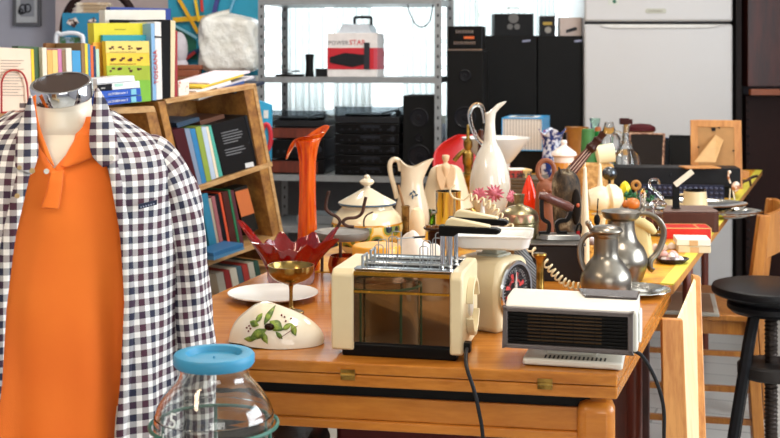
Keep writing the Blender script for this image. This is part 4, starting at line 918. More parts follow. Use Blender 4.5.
MB().tube([(.006, 0, .05), (.015, 0, 0)], .003, 6).tube([(-.003, 0, .05), (-.006, 0, 0)], .0025, 6).build('legs', clr('e8dcc8'), t)
t = T('twig', 'dark brown twisted twig near the far corner of the yellow table', 'twig', (XX(745, 5.15), 5.15, TZ), 0)
m = MB().tube(spline([(-.06, 0, .02), (-.03, .01, .03), (0, 0, .022), (.03, .01, .036), (.055, 0, .045)], 5), .006, 7).tube([(0, 0, .025), (-.02, 0, .005), (-.035, 0, .002)], .005, 6).tube([(.02, 0, .03), (.025, 0, .0)], .005, 6).tube([(-.05, 0, .02), (-.06, .02, .0)], .005, 6); m.build('twig', rust, t)
t = T('pine_block', 'small wooden block with a pink knob right of the light frame', 'block', (XX(741, 5.5), 5.5, TZ), 0)
MB().box(-.03, .03, -.03, .03, 0, .035).build('block', pine, t, bevel=.002); MB().ball((-.01, 0, .05), .014).build('knob', clr('b86a5c'), t)

# decanters and glass
t = T('glass_decanter', 'square clear glass decanter with side handle and dark stopper', 'decanter', (XX(626, 4.95), 4.95, TZ), 0)
zd = lambda py: ZZ(py, 4.95)-TZ
kk = 4.95/F
m = MB().lathe([(0, 0), (.056, 0), (.060, .004), (.060, zd(160)), (.052, zd(154)), (.030, zd(150)), (.024, zd(146)), (.026, zd(144)), (.016, zd(140)), (.017, zd(137)), (.012, zd(133)), (.013, zd(127)), (.014, zd(126)), (.010, zd(126)), (.010, zd(140)), (.02, zd(148)), (.05, zd(157)), (.052, .008), (0, .006)], 24).build('body', cg, t)
MB().tube(spline([(-.016, 0, zd(134)), (-.045, 0, zd(132)), (-.060, 0, zd(141)), (-.045, 0, zd(151)), (-.034, 0, zd(151))], 6), .006, 8).build('handle', cg, t)
MB().lathe([(0, zd(133)), (.009, zd(133)), (.010, zd(124.5)), (0, zd(124.5))], 16).build('cork', ck, t)
MB().box(-.026, .012, -.014, .014, zd(124.5), zd(118)).box(.010, .026, -.01, .01, zd(124), zd(119)).build('stopper', mat('stopper_brown', '3a1512', .3), t, bevel=.003)
t = T('glass_jug', 'clear ribbed glass jug behind the fabric drum', 'jug', (XX(609, 5.35), 5.35, TZ), 0)
zj = lambda py: ZZ(py, 5.35)-TZ
MB().lathe([(0, 0), (.04, 0), (.045, .01), (.048, zj(150)), (.052, zj(138)), (.03, zj(131)), (.02, zj(124)), (.018, zj(122)), (.017, zj(124)), (.045, zj(140)), (.04, .02), (0, .02)], 28, wob=lambda a, z: 1+.03*math.sin(14*a)).build('body', cg, t)
t = T('glass_tumbler', 'frosted greenish glass top standing by the green cup', 'glass', (XX(595, 5.6), 5.6, TZ), 0)
MB().lathe([(0, 0), (.02, 0), (.018, .15), (.02, zj(129)), (.026, zj(121)), (.024, zj(121)), (.015, .16), (0, .15)], 24).build('glass', glass('mint_glass', 'd8efe6', .1), t)
t = T('round_hat', 'maroon velvet hat resting behind the dark ornate picture', 'hat', (XX(641, 5.72), 5.72, TZ), 0)
zh = ZZ(131, 5.72)-TZ
MB().lathe([(0, 0), (.035, 0), (.02, .02), (.018, zh-.05), (.06, zh-.02), (.06, zh), (0, zh)], 24).build('block', mat('hat_block', 'b08a60', .6), t)
MB().lathe([(.066, zh), (.07, zh+.004), (.066, zh+.02), (.045, zh+.032), (0, zh+.036)], 32).build('hat', mat('maroon_velvet', '4a1218', .6), t)
# ochre jug, green cup, bottle, blue vase, lidded pot
t = T('ochre_jug', 'ochre brown stoneware jug with handle on its left', 'jug', (XX(577, 5.45), 5.45, TZ), 0)
kk = 5.45/F; zo = lambda py: ZZ(py, 5.45)-TZ
oj = mat('ochre_glaze', 'a06a2e', .3, var=.75)
MB().lathe([(0, 0), (.04, 0), (.048, .01), (9.5*kk, zo(160)), (10.5*kk, zo(142)), (10.5*kk, zo(132)), (12*kk, zo(127)), (11.4*kk, zo(127)), (9.5*kk, zo(134)), (9*kk, .02), (0, .02)], 36).build('body', oj, t)
MB().tube(spline([(-9*kk, -.01, zo(131)), (-15*kk, -.02, zo(132)), (-16*kk, -.02, zo(141)), (-12*kk, -.02, zo(147)), (-9*kk, -.01, zo(148))], 6), .006, 8).build('handle', oj, t)
t = T('green_cup', 'matte green tapered cup beside the ochre jug', 'cup', (XX(588, 5.0), 5.0, TZ), 0)
zg = lambda py: ZZ(py, 5.0)-TZ
MB().lathe([(0, 0), (.02, 0), (.03, .01), (.030, zg(151)), (.026, zg(131)), (.024, zg(129)), (0, zg(129))], 30).build('cup', mat('matte_green', '3f7a3c', .6), t)
t = T('green_bottle', 'small green glass bottle with an orange stopper', 'bottle', (XX(598, 5.12), 5.12, TZ), 0)
zg2 = lambda py: ZZ(py, 5.12)-TZ
MB().lathe([(0, 0), (.016, 0), (.016, zg2(132)), (.012, zg2(131)), (0, zg2(131))], 20).build('bottle', mat('bottle_green', '1c7a34', .15), t)
MB().lathe([(0, zg2(131)), (.014, zg2(131)), (.012, zg2(127)), (0, zg2(127))], 18).build('stopper', clr('b0602c'), t)
bw = spot('blue_marbled', '1c3478', 'd4dcec', 38, .47, .56, .2)
t = T('blue_vase', 'blue and white marbled vase with wavy rim by the book box', 'vase', (XX(552, 5.0), 5.0, TZ), 0)
kk = 5.0/F; zv = lambda py: ZZ(py, 5.0)-TZ
rows = []
for r_, py, wv_ in ((.001, 190, 0), (8*kk, 190, 0), (11*kk, 172, 0), (11*kk, 162, 0), (8.5*kk, 150, .05), (9.5*kk, 140, .05), (11.5*kk, 134, .12), (13*kk, 131, .2), (12.4*kk, 131, .2), (8*kk, 140, 0), (6*kk, 160, 0), (.001, 165, 0)):
    rows.append([Vector((r_*math.cos(a)*(1+wv_*.4*math.cos(4*a)), r_*math.sin(a), max(zv(py), 0)+.02*wv_*math.cos(4*a)*3)) for a in [2*math.pi*i/40 for i in range(40)]])
MB().sheet(rows, True).build('vase', bw, t)
t = T('lidded_pot', 'small white porcelain lidded pot with amber body', 'pot', (XX(564, 4.3), 4.3, TZ), 0)
kk = 4.3/F; zp = lambda py: ZZ(py, 4.3)-TZ
MB().lathe([(0, 0), (.03, 0), (.036, .02), (10*kk, zp(180)), (10.5*kk, zp(168)), (9.5*kk, zp(161)), (0, zp(160))], 30).build('body', mat('amber_glaze', 'd08a34', .15), t)
MB().lathe([(10*kk, zp(162)), (10*kk, zp(157)), (13*kk, zp(155)), (12*kk, zp(152)), (5*kk, zp(147)), (2.5*kk, zp(145)), (3.4*kk, zp(142)), (2.4*kk, zp(140)), (0, zp(140))], 30).build('lid', mat('porcelain_pink', 'efe0d8', .15, var=.96), t)

# book box, white bowl, carved box
t = T('black_radio_box', 'low black box supporting the blue encyclopedia slipcase', 'box', (XX(534, 5.72), 5.72, TZ), 0)
MB().box(-.13, .11, 0, .12, 0, ZZ(150, 5.75)-TZ).build('box', black, t, bevel=.004)
zb = ZZ(150, 5.75)
bk = T('slipcase', 'blue slipcase of volumes with the fore edges facing the camera', 'book box', (XX(522, 5.7), 5.7, zb), math.radians(-14))
w2, h2 = .098, ZZ(118, 5.7)-zb
MB().box(-w2, w2, .004, .30, 0, .004).box(-w2, w2, .004, .30, h2-.004, h2).box(-w2, -w2+.004, .004, .30, .004, h2-.004).box(w2-.004, w2, .004, .3, .004, h2-.004).build('case', clr('2f9ad8', .4), bk, smooth=False)
pg, nt, b = newmat('page_edges'); wv = nt.nodes.new('ShaderNodeTexWave'); wv.inputs['Scale'].default_value = 22; wv.bands_direction = 'X'; nt.links.new(coords(nt), wv.inputs[0])
nt.links.new(ramp(nt, wv.outputs['Fac'], [(.2, 'b8aea4'), (.6, 'd8d0c4')]), b.inputs['Base Color']); setp(b, Roughness=.7)
MB().box(-w2+.004, w2-.004, .008, .29, .004, h2-.004).build('pages', pg, bk, smooth=False)
MB().box(-w2+.02, w2-.03, .06, .22, h2, h2+.001).build('top_label', clr('e8e8e4'), bk, smooth=False)
MB().box(-w2+.05, w2-.06, .1, .18, h2+.001, h2+.002).build('picture', char, bk, smooth=False)
text('ENCICLO', 'title', .026, Matrix.Translation((w2+.0006, .08, h2*.5)) @ Matrix(((0, 0, 1, 0), (1, 0, 0, 0), (0, 1, 0, 0), (0, 0, 0, 1))), clr('c8508c'), bk)
text('4', 'figure', .12, Matrix.Translation((w2+.0006, .16, h2*.12)) @ Matrix(((0, 0, 1, 0), (1, 0, 0, 0), (0, 1, 0, 0), (0, 0, 0, 1))), white, bk)
cv = mat('carved_dark', '54422c', .5, var=.6, ns=40, bmp=.4)
t = T('carved_base', 'stepped carved wooden pedestal box under the white bowl', 'pedestal', (XX(519, 4.25), 4.25, TZ), -.12)
m = MB()
for z0_, z1_, s_ in ((0, .03, .085), (.03, .06, .075), (.06, .085, .080), (.085, .10, .088), (.10, .112, .098), (.112, .122, .105)): m.box(-s_, s_, .0, s_*1.6, z0_, z1_)
m.build('pedestal', cv, t, bevel=.003, smooth=False)
for i, (px, w_, c, h_, lb) in enumerate(((516, .028, 'a83024', .032, 'small dark red box with white lid on the carved pedestal'), (525, .016, 'b8924c', .030, 'little gold patterned box on the carved pedestal'))):
    t = T('trinket_box', lb, 'box', (XX(px, 4.32), 4.30, TZ+.122), .3*i)
    MB().box(-w_, w_, -.015, .03, 0, h_-.006).build('box', spot('trinket_%d' % i, c, '2c2018', 60), t, bevel=.001, smooth=False); MB().box(-w_-.002, w_+.002, -.017, .032, h_-.006, h_).build('lid', paper if i == 0 else gm, t, bevel=.001, smooth=False)
t = T('mixing_bowl', 'wide white conical bowl behind the tall ewer', 'bowl', (XX(496, 4.62), 4.62, TZ), 0)
kk = 4.62/F; zw = lambda py: ZZ(py, 4.62)-TZ
MB().lathe([(0, 0), (.05, 0), (.052, .01), (.045, .05), (14*kk, zw(163)), (17*kk, zw(160)), (34*kk, zw(138.5)), (34.5*kk, zw(137.5)), (33.5*kk, zw(137.5)), (16*kk, zw(158)), (0, zw(161))], 48).build('bowl', white, t)
# brass oil lamp left of ewer and pot
t = T('brass_oil_lamp', 'old brass oil lamp with a spout between ewer and red chair', 'oil lamp', (XX(468, 4.2), 4.2, TZ), 0)
kk = 4.2/F; zl = lambda py: ZZ(py, 4.2)-TZ
MB().lathe([(0, 0), (.05, 0), (.05, .005), (.02, .03), (.018, zl(185)), (10*kk, zl(178)), (10*kk, zl(174)), (4*kk, zl(172)), (4*kk, zl(166)), (5.5*kk, zl(163)), (5.5*kk, zl(153)), (3*kk, zl(150)), (4.5*kk, zl(146)), (4.5*kk, zl(141)), (2*kk, zl(138)), (1.4*kk, zl(126)), (0, zl(124))], 24).build('lamp', brass, t)
MB().tube(spline([(-3*kk, 0, zl(150)), (-9*kk, 0, zl(155)), (-14*kk, 0, zl(161))], 5), .008, 9).build('spout', brass, t)
t = T('brown_bottle', 'dark brown glass bottle neck behind the brass oil lamp', 'bottle', (XX(481, 4.45), 4.45, TZ), 0)
zz2 = lambda py: ZZ(py, 4.45)-TZ
MB().lathe([(0, 0), (.03, 0), (.032, .01), (.03, zz2(170)), (.012, zz2(150)), (.01, zz2(130)), (0, zz2(129))], 20).build('bottle', mat('brown_glass', '4a2412', .15), t)
t = T('candle_jar', 'low amber glass jar on the yellow table left of the ewer', 'jar', (XX(467, 3.7), 3.7, TZ), 0)
MB().lathe([(0, 0), (.022, 0), (.024, .01), (.024, .07), (.02, .08), (0, .08)], 20).build('jar', mat('amber', '9a4a1c', .15), t)

# ---------------------------------------------------------------- leaning boards, chair, stool
t = T('folded_trestle', 'light wooden folded trestle leaning against the table corner', 'trestle', (XX(690, 2.8), 2.78, 0), 0)
def hx(pts_f, D0, dpt, name, mt, **k_):
    f_ = [P(px, py, D_) for px, py, D_ in pts_f]; b2_ = [p+Vector(dpt) for p in f_]; return MB().hexa(f_, b2_).build(name, mt, t, world=True, smooth=False, **k_)
zf = lambda D_: HY+H*F/D_
hx([(668, zf(2.62), 2.62), (696, zf(2.62), 2.62), (683, 320, 2.7), (662, 319, 2.7)], 0, (.0, .02, 0), 'front_board', pine, bevel=.002)
hx([(695, zf(2.64), 2.64), (704, zf(2.66), 2.66), (695, 276, 2.93), (676, 321, 2.72)], 0, (.012, .016, 0), 'pale_panel', light_wood)
hx([(704, zf(2.64), 2.64), (714, zf(2.64), 2.64), (701, 277, 2.92), (693, 275, 2.92)], 0, (.0, .022, 0), 'edge_board', pine, bevel=.003)

gx = Vector((.985, -.174, 0)); gy = Vector((.342, .94, 0))
t = T('wooden_chair', 'honey brown wooden chair with curved top rail behind the stool', 'chair', (1.05, 4.1, 0), 0)
NB = Vector((XX(750, 3.9), 3.9, 0)); FB = Vector((XX(760, 4.36), 4.36, 0)); NF = Vector((.72, 4.0, 0)); FF = Vector((.90, 4.46, 0))
def post(p, lean, z1, name='leg'):
    w_ = .017
    q0 = [p+Vector((a*w_*1.1, b_*w_, 0)) for a, b_ in ((-1, -1), (1, -1), (1, 1), (-1, 1))]; pts = []
    lev = [(0, .03), (.45, 0), (z1, lean)] if lean else [(0, 0), (z1, 0)]
    m = MB(); rows = [[v_+Vector((dx, 0, z)) for v_ in q0] for z, dx in lev]; m.sheet(rows, True); m.add(rows[0], [(3, 2, 1, 0)]); m.add(rows[-1], [(0, 1, 2, 3)])
    m.build(name, chair_wood, t, world=True, bevel=.003, smooth=False)
post(NB, .045, .80, 'back_post'); post(FB, .045, .80, 'back_post'); post(NF, 0, .43); post(FF, 0, .43)
q4 = [NF, NB+Vector((.0, 0, 0)), FB, FF]
quad_slab(MB(), [NF+Vector((-.02, -.02, 0)), NB+Vector((-.012, -.02, 0)), FB+Vector((-.012, .02, 0)), FF+Vector((-.02, .02, 0))], .455, .475).build('seat', chair_wood, t, world=True, bevel=.004, smooth=False)
for a, c in ((NF, NB), (NB, FB), (FF, FB), (NF, FF)):
    d = (c-a).normalized(); n_ = Vector((-d.y, d.x, 0))*.01
    MB().hexa([a+n_+Vector((0, 0, .41)), c+n_+Vector((0, 0, .41)), c+n_+Vector((0, 0, .455)), a+n_+Vector((0, 0, .455))], [a-n_+Vector((0, 0, .41)), c-n_+Vector((0, 0, .41)), c-n_+Vector((0, 0, .455)), a-n_+Vector((0, 0, .455))]).build('seat_rail', chair_wood, t, world=True, smooth=False)
for a, c, z in ((NF, NB, .23), (NF, NB, .125), (FF, FB, .23)):
    MB().tube([a+Vector((0, 0, z)), c+Vector((0.02, 0, z))], .013, 4).build('stretcher', chair_wood, t, world=True, smooth=False)
m = MB(); rows = []
for i in range(11):
    s_ = i/10; c = NB.lerp(FB, s_)+Vector((.045+.05*math.sin(math.pi*s_), 0, 0)); rows.append([c+Vector((-.009, 0, .66)), c+Vector((.009, 0, .66)), c+Vector((.014, 0, .80)), c+Vector((-.004, 0, .80))])
rows = [[r[k_] for r in rows] for k_ in range(4)]; rows.append(rows[0]); m.sheet(rows); m.add([rows[k_][0] for k_ in range(4)], [(0, 1, 2, 3)]); m.add([rows[k_][-1] for k_ in range(4)], [(3, 2, 1, 0)])
m.build('top_rail', chair_wood, t, world=True)
t = T('serving_tray', 'brown tray with white edge lying on the wooden chair seat', 'tray', (.96, 4.02, .476), 0)
c4 = [P(655, 310, 4.0), P(726, 317, 3.72), P(740, 289, 4.25), P(690, 282, 4.4)]
c4 = [Vector((p.x, p.y, 0)) for p in c4]
tw = [Vector((.80, 3.93, 0)), Vector((1.06, 3.86, 0)), Vector((1.135, 4.2, 0)), Vector((.86, 4.28, 0))]
quad_slab(MB(), tw, .476, .486).build('edge', mat('tray_edge', 'c9c4b6', .5), t, world=True, bevel=.003, smooth=False)
quad_slab(MB(), inset(tw, .025), .4861, .4875).build('panel', mat('tray_panel', '8f7058', .5), t, world=True, smooth=False)
t = T('screw_stool', 'round black wooden screw stool in front of the wooden chair', 'stool', (XX(771, 3.6), 3.6, 0), 0)
sb = mat('stool_black', '17171a', .4, var=.6)
MB().lathe([(0, .600), (.165, .600), (.172, .606), (.174, .616), (.170, .626), (.160, .629), (0, .629)], 48).build('seat', sb, t)
MB().lathe([(0, .6), (.13, .6), (.125, .588), (.12, .582), (.128, .574), (.128, .56), (.115, .548), (.04, .54), (0, .54)], 40).build('seat_plate', sb, t)
m = MB(); pts = []
for i in range(420): a = i*2*math.pi/14; pts.append((.017*math.cos(a), .017*math.sin(a), .16+i*.0009))
m.lathe([(0, .14), (.017, .14), (.017, .54), (0, .54)], 20).tube(pts, .0035, 5).build('screw', mat('screw_iron', '3c332e', .45, .7), t)
MB().lathe([(0.017, .355), (.09, .355), (.098, .362), (.098, .39), (.09, .397), (.017, .397)], 36).build('hub', mat('hub', '2e2a28', .5), t)
for k_ in range(4):
    a = math.radians(205+90*k_); c, s_ = math.cos(a), math.sin(a)
    MB().tube([(.065*c, .065*s_, .545), (.085*c, .085*s_, .47), (.185*c, .185*s_, .0)], [.018, .018, .017], 8).build('leg', sb, t)

# under table
t = T('leather_bag', 'black leather bag on the floor under the wooden table', 'bag', (-.26, 2.62, 0), -.1)
MB().box(-.17, .12, -.09, .1, 0, .50).build('bag', mat('black_leather', '1e1d1f', .35, bmp=.3, ns=80), t, bevel=.03)
t = T('storage_crate', 'dark red crate under the middle of the wooden table', 'crate', (.03, 2.75, 0), -.1)
MB().box(-.14, .18, -.1, .2, 0, .50).build('crate', clr('4a1614'), t, bevel=.01); MB().box(-.145, .185, -.105, .205, .50, .52).build('lid', matte_black, t, bevel=.01)
t = T('low_cupboard', 'dark mahogany cupboard beneath the near end of the yellow table', 'cupboard', (.46, 3.16, 0), -.17)
MB().box(-.38, .215, -.10, .36, 0, .70).build('body', dark_wood, t, bevel=.004, smooth=False)
MB().box(-.36, .195, -.108, -.102, .05, .66).build('door', red_wood, t, bevel=.003, smooth=False)
MB().box(-.3, .2, -.15, .1, 0, .0).build('x', black) if False else None

# ---------------------------------------------------------------- jar with blue lid
t = T('glass_jar', 'large clear glass jar with a blue lid in the front left', 'jar', (XX(214, 1.7), 1.7, .50), 0)
k = 1.7/F; zq = lambda py: ZZ(py, 1.7)-.50
jp = smooth_prof([(34.5*k, zq(366)), (34.5*k, zq(372)), (37*k, zq(379)), (45*k, zq(388)), (54*k, zq(400)), (58.5*k, zq(413)), (60*k, zq(435)), (60*k, .02), (50*k, 0)], 4)
jar_o = [(r_, z) for r_, z in jp]+[(0, 0)]; jar_i = [(0, .006)]+[(max(r_-.003, 0), z+(.006 if z < .01 else 0)) for r_, z in reversed(jp)]
MB().lathe(jar_o+jar_i+[jar_o[0]], 56).build('jar', glass('jar_glass', 'f2f4f2'), t)
bl = mat('blue_lid', '3188ae', .5, var=.95)
ld = MB().lathe([(0, zq(358)), (25.5*k, zq(358)), (28*k, zq(352.5)), (30*k, zq(351.5)), (39*k, zq(353)), (40.5*k, zq(355)), (40.5*k, zq(362)), (38.5*k, zq(365)), (35*k, zq(365)), (35*k, zq(360)), (0, zq(360))], 56).build('lid', bl, t)
MB().lathe([(0, 0), (.002, 0), (.001, .003), (0, .003)], 10, c=(0, 0, zq(358))).build('lid_nub', bl, ld)
def curved_text(s, px, py, size, par, m_):
    r_ = (54+max(0, py-400)*.38)*k+.002; dx = (px-214)*k; y = -math.sqrt(max(r_*r_-dx*dx, 0)); a = math.atan2(dx, -y)
    text(s, 'white_marking', size, face_M((dx-.002, y-.006, zq(py)-.012), (math.cos(a), math.sin(a), 0), (0, .5, .85)), m_, par)
curved_text('5', 183, 404, .03, t, clr('d8e2e2')); curved_text('L', 175, 417, .016, t, clr('d8e2e2'))
wm = mat('green_wire', '2c6658', .4)
for z, nm in ((zq(424), 'wire_ring'), (.02, 'wire_ring')):
    rg = MB().tube([((63.5*k)*math.cos(a), (63.5*k)*math.sin(a), z) for a in [2*math.pi*i/48 for i in range(48)]], .0028, 8, closed=True).build(nm, wm, t)
for i in range(6):
    a = -math.pi/2+.12+i*math.pi/3; MB().tube([(63.5*k*math.cos(a), 63.5*k*math.sin(a), zq(424)), (63.5*k*math.cos(a), 63.5*k*math.sin(a), .02)], .0026, 8).build('wire_upright', wm, t)
t = T('plant_stool', 'plain wooden stool under the blue lidded jar', 'stool', (XX(214, 1.7), 1.7, 0), 0)
MB().lathe([(0, .475), (.13, .475), (.135, .48), (.135, .496), (.13, .5), (0, .5)], 36).build('seat', pine, t)
for i in range(4):
    a = math.pi/4+i*math.pi/2; MB().tube([(.09*math.cos(a), .09*math.sin(a), .475), (.13*math.cos(a), .13*math.sin(a), 0)], .014, 8).build('leg', pine, t)

# ---------------------------------------------------------------- mannequin
DM = 1.95; RZ = .267
t = T('mannequin', 'headless shop mannequin in an orange polo and open checked shirt', 'mannequin', (XX(62, DM), DM, 0), RZ)
kf = 1.85/F; ks = 1.97/F
mz = lambda py, D=1.87: H+(HY-py)/F*D
skinm = mat('mannequin_cream', 'efe6d2', .3, var=.97)
# torso profile: z, half width, half depth, y offset
TP = [(.40, .190, .122, 0), (.60, .184, .120, 0), (.80, .174, .116, 0), (.95, .166, .110, 0), (1.05, .166, .106, 0), (1.12, .168, .098, .004), (1.155, .158, .085, .008), (1.182, .132, .072, .010), (1.205, .092, .062, .008), (1.225, .066, .058, .004)]
def tp(z, col):
    for i in range(len(TP)-1):
        if TP[i][0] <= z <= TP[i+1][0]:
            q_ = (z-TP[i][0])/(TP[i+1][0]-TP[i][0]); q_ = q_*q_*(3-2*q_) if False else q_
            return TP[i][col]*(1-q_)+TP[i+1][col]*q_
    return TP[0][col] if z < TP[0][0] else TP[-1][col]
def surf(phi, z, off=0, tuck=0):
    a = tp(z, 1)+off; b_ = tp(z, 2)+off; s_, c_ = math.sin(phi), math.cos(phi)
    e_ = .82
    return Vector((a*math.copysign(abs(s_)**e_, s_), tp(z, 3)-b_*math.copysign(abs(c_)**e_, c_), z))
rows = [[surf(2*math.pi*i/40, z, -.014) for i in range(40)] for z in [.5, .7, .9, 1.02, 1.10, 1.14]]
for z, a_, b_ in ((1.160, .112, .074), (1.175, .085, .064), (1.188, .067, .057)): rows.append([Vector((a_*math.sin(2*math.pi*i/40), .007-b_*math.cos(2*math.pi*i/40), z)) for i in range(40)])
for z, r_, oy in ((1.200, .057, .004), (1.214, .051, .002), (1.228, .048, -.001), (1.238, .0465, -.003), (1.252, .0465, -.005)):
    rows.append([Vector((r_*math.sin(2*math.pi*i/40), oy-r_*math.cos(2*math.pi*i/40), z+(0 if z < 1.235 else -.014*math.cos(2*math.pi*i/40)))) for i in range(40)])
m = MB().sheet(rows, True); m.add(rows[-1], [tuple(range(40))]); m.add(rows[0], [tuple(range(39, -1, -1))]); m.build('body', skinm, t)
Mc = Matrix.Translation((0.001, -.007, 1.250)) @ Matrix.Rotation(.34, 4, 'X') @ Matrix.Rotation(-.12, 4, 'Y')
cp = MB().lathe([(.0475, -.004), (.0492, -.002), (.0492, .020), (.048, .022), (.044, .022), (.044, -.004), (.0475, -.004)], 48, M=Mc).build('neck_cap', chrome, t, label='chrome ring neck cap')
MB().lathe([(0, .0), (.044, .0), (.044, .0205), (0, .0205)], 48, M=Mc).build('cap_disc', mat('cap_dark', '3c2f2a', .35), cp)
MB().tube([(0, 0, .5), (0, 0, .02)], .014, 14).build('pole', chrome, t); MB().lathe([(0, 0), (.15, 0), (.15, .006), (.02, .014), (.014, .03), (0, .03)], 40).build('stand_base', zinc, t)
# polo
polo, nt, b = newmat('orange_pique'); f = noise(nt, coords(nt), 5); nt.links.new(ramp(nt, f, [(.3, 'e8680a'), (.7, 'f07812')]), b.inputs['Base Color']); setp(b, Roughness=.75)
f2 = noise(nt, coords(nt, (400, 400, 400)), 2, 1); bump(nt, b, f2, .25, .001); b.inputs['Sheen Weight'].default_value = .2
rows = []; NZ = 40; NP = 150
for j in range(NZ):
    q_ = j/(NZ-1); rw = []
    for i in range(NP):
        phi = -math.pi+2*math.pi*i/NP; d = abs(phi+.03)
        d = abs(phi+.045); zt = 1.216 if d > .5 else 1.137+.053*(d/.17) if d < .17 else 1.19+.026*(d-.17)/.33
        z = .42+(zt-.42)*q_
        low = max(0, (1.0-z)/.5); fold = (.012*low+.002)*math.sin(phi*9+.4)+.007*low*math.sin(phi*15+z*5)+.0016*math.sin(phi*5+z*30)*(1-min(1, d))
        rw.append(surf(phi, z, -.004+fold))
    rows.append(rw)
MB().sheet(rows, True).build('polo_shirt', polo, t, solid=.002)
pol = [o for o in COL.objects if o.name.startswith('polo_shirt')][-1]
def patch(pts, off, name, mt, par, uvs=None, nrm=-1, solid=.003, grid=5):
    pass
def dxz(px, py, D=1.85): return ((px-62)*D/F*1.0, H+(HY-py)/F*D)
def bodypt(px, py, off):
    x, z = dxz(px, py, 1.86); a = tp(z, 1)+off; s_ = max(-.99, min(.99, x/a)); ph = math.copysign(math.asin(abs(s_)**(1/.82)) , s_)
    return surf(ph, z, off)
# polo collar flaps, placket, buttons
def ribbon_sheet(left, right, off0, off1, name, mt, par, uvw=None, solid=.003, n=10, mid=3, puff=.004, sub=1):
    L_ = spline([Vector((x, y, 0)) for x, y in left], n); R_ = spline([Vector((x, y, 0)) for x, y in right], n); N_ = min(len(L_), len(R_)); rows = []; uvs = []
    for i in range(N_):
        a = L_[i*(len(L_)-1)//(N_-1)]; c = R_[i*(len(R_)-1)//(N_-1)]; rw = []; uw = []
        for j in range(mid+2):
            s_ = j/(mid+1); p = a.lerp(c, s_); o_ = off0+(off1-off0)*s_+puff*math.sin(math.pi*s_); w_ = bodypt(p.x, p.y, o_); rw.append(w_); uw.append((p.x*.00155, -p.y*.00155))
        rows.append(rw); uvs.append(uw)
    return MB().sheet(rows, uvs=uvs).build(name, mt, par, solid=solid, sub=sub)
ribbon_sheet([(31, 98), (33, 115), (35, 135), (41, 150)], [(37, 95), (38, 113), (43, 134), (56, 168)], .002, .004, 'polo_collar', polo, t)
ribbon_sheet([(78, 134), (73, 142), (67, 152), (60, 166)], [(100, 139), (99, 150), (90, 160), (68, 168)], .003, .003, 'polo_collar', polo, t)
ribbon_sheet([(50, 172), (47, 190), (41, 206)], [(64, 170), (62, 190), (59, 208)], .0025, .0035, 'placket', polo, t, puff=.001)
def button(px, py, off, r_=.0042, par=None, m_=None):
    p = bodypt(px, py, off); M = Matrix.Translation(p) @ Matrix.Rotation(math.pi/2, 4, 'X')
    MB().lathe([(0, 0), (r_, 0), (r_, .0012), (r_*.75, .0016), (r_*.7, .001), (0, .001)], 18, M=M).build('button', m_ or offwhite, par)
button(47, 171, .006, par=t)
# checked shirt
chk, nt, b = newmat('checked_cotton'); uvc = coords(nt, (1, 1, 1), uv=True); sp = nt.nodes.new('ShaderNodeSeparateXYZ'); nt.links.new(uvc, sp.inputs[0])
PER = .0196
def band2(o_, sh):
    v_ = mth(nt, 'DIVIDE', o_, PER); return mth(nt, 'LESS_THAN', mth(nt, 'FRACT', mth(nt, 'ADD', v_, 50+sh)), .55), mth(nt, 'LESS_THAN', mth(nt, 'FRACT', mth(nt, 'MULTIPLY', mth(nt, 'FLOOR', mth(nt, 'ADD', v_, 50+sh)), .5)), .25)
bu, pu = band2(sp.outputs[0], 0); bv_, pv = band2(sp.outputs[1], .3)
colu = mixc(nt, pu, '42182c', '181a34'); colv = mixc(nt, pv, '42182c', '181a34')
wht = 'e9e6e2'
halfu = mixc(nt, .6, wht, colu); halfv = mixc(nt, .6, wht, colv)
c_a = mixc(nt, bu, wht, halfu); c_b = mixc(nt, bv_, c_a, halfv)
both = mth(nt, 'MULTIPLY', bu, bv_); mixd = mixc(nt, .5, colu, colv); cfin = mixc(nt, both, c_b, mixd)
nt.links.new(cfin, b.inputs['Base Color']); setp(b, Roughness=.8); bump(nt, b, noise(nt, coords(nt, (300, 300, 300)), 2), .2, .001)
def opening_r(py): 
    pts = [(92, 88), (130, 98), (150, 100), (170, 107), (235, 118), (300, 122), (380, 118), (438, 112), (600, 108)]
    return np_interp(py, pts)
def opening_l(py):
    pts = [(92, 34), (150, 37), (180, 30), (234, 18), (300, 10), (375, 6), (438, -2), (600, -6)]
    return np_interp(py, pts)
def np_interp(x, pts):
    if x <= pts[0][0]: return pts[0][1]
    for (a, c), (d, e_) in zip(pts, pts[1:]):
        if x <= d: return c+(e_-c)*(x-a)/(d-a)
    return pts[-1][1]
def phi_of(px, z, off):
    x = (px-62)*1.86/F; a = tp(z, 1)+off; s_ = max(-.995, min(.995, x/a)); return math.copysign(math.asin(abs(s_)**(1/.82)), s_)
rows = []; uvs = []; NZ = 44; NP = 90
for j in range(NZ):
    z = .40+(1.226-.40)*(j/(NZ-1))**.9; py = HY+(H-z)*F/1.86; off = .016
    p0 = phi_of(opening_r(py), z, off); p1 = phi_of(opening_l(py), z, off)+2*math.pi; rw = []; uw = []; arc = 0; prev = None
    for i in range(NP):
        s_ = i/(NP-1); ph = p0+(p1-p0)*s_; low = max(0, min(1, (1.14-z)/.5))
        edge = min(1, min(s_, 1-s_)*14)
        fold = (.007*low*math.sin(ph*8+1.2+z*2)+.004*low*math.sin(ph*15+z*6)+.002*math.sin(ph*6-z*25))*edge
        cw = ph if ph < math.pi else 2*math.pi-ph
        p = surf(ph, z, off+.004*low+fold); 
        if prev is not None: arc += (p-prev).length
        prev = p; rw.append(p); uw.append(arc+p0*.17)
    tot = uw[-1]; uw = [a if i < NP//2 else a-tot+.2+p1*.17 for i, a in enumerate(uw)]
    if p1 > 0: pass
    rows.append(rw); uvs.append([[a-.08, 0] for a in uw])
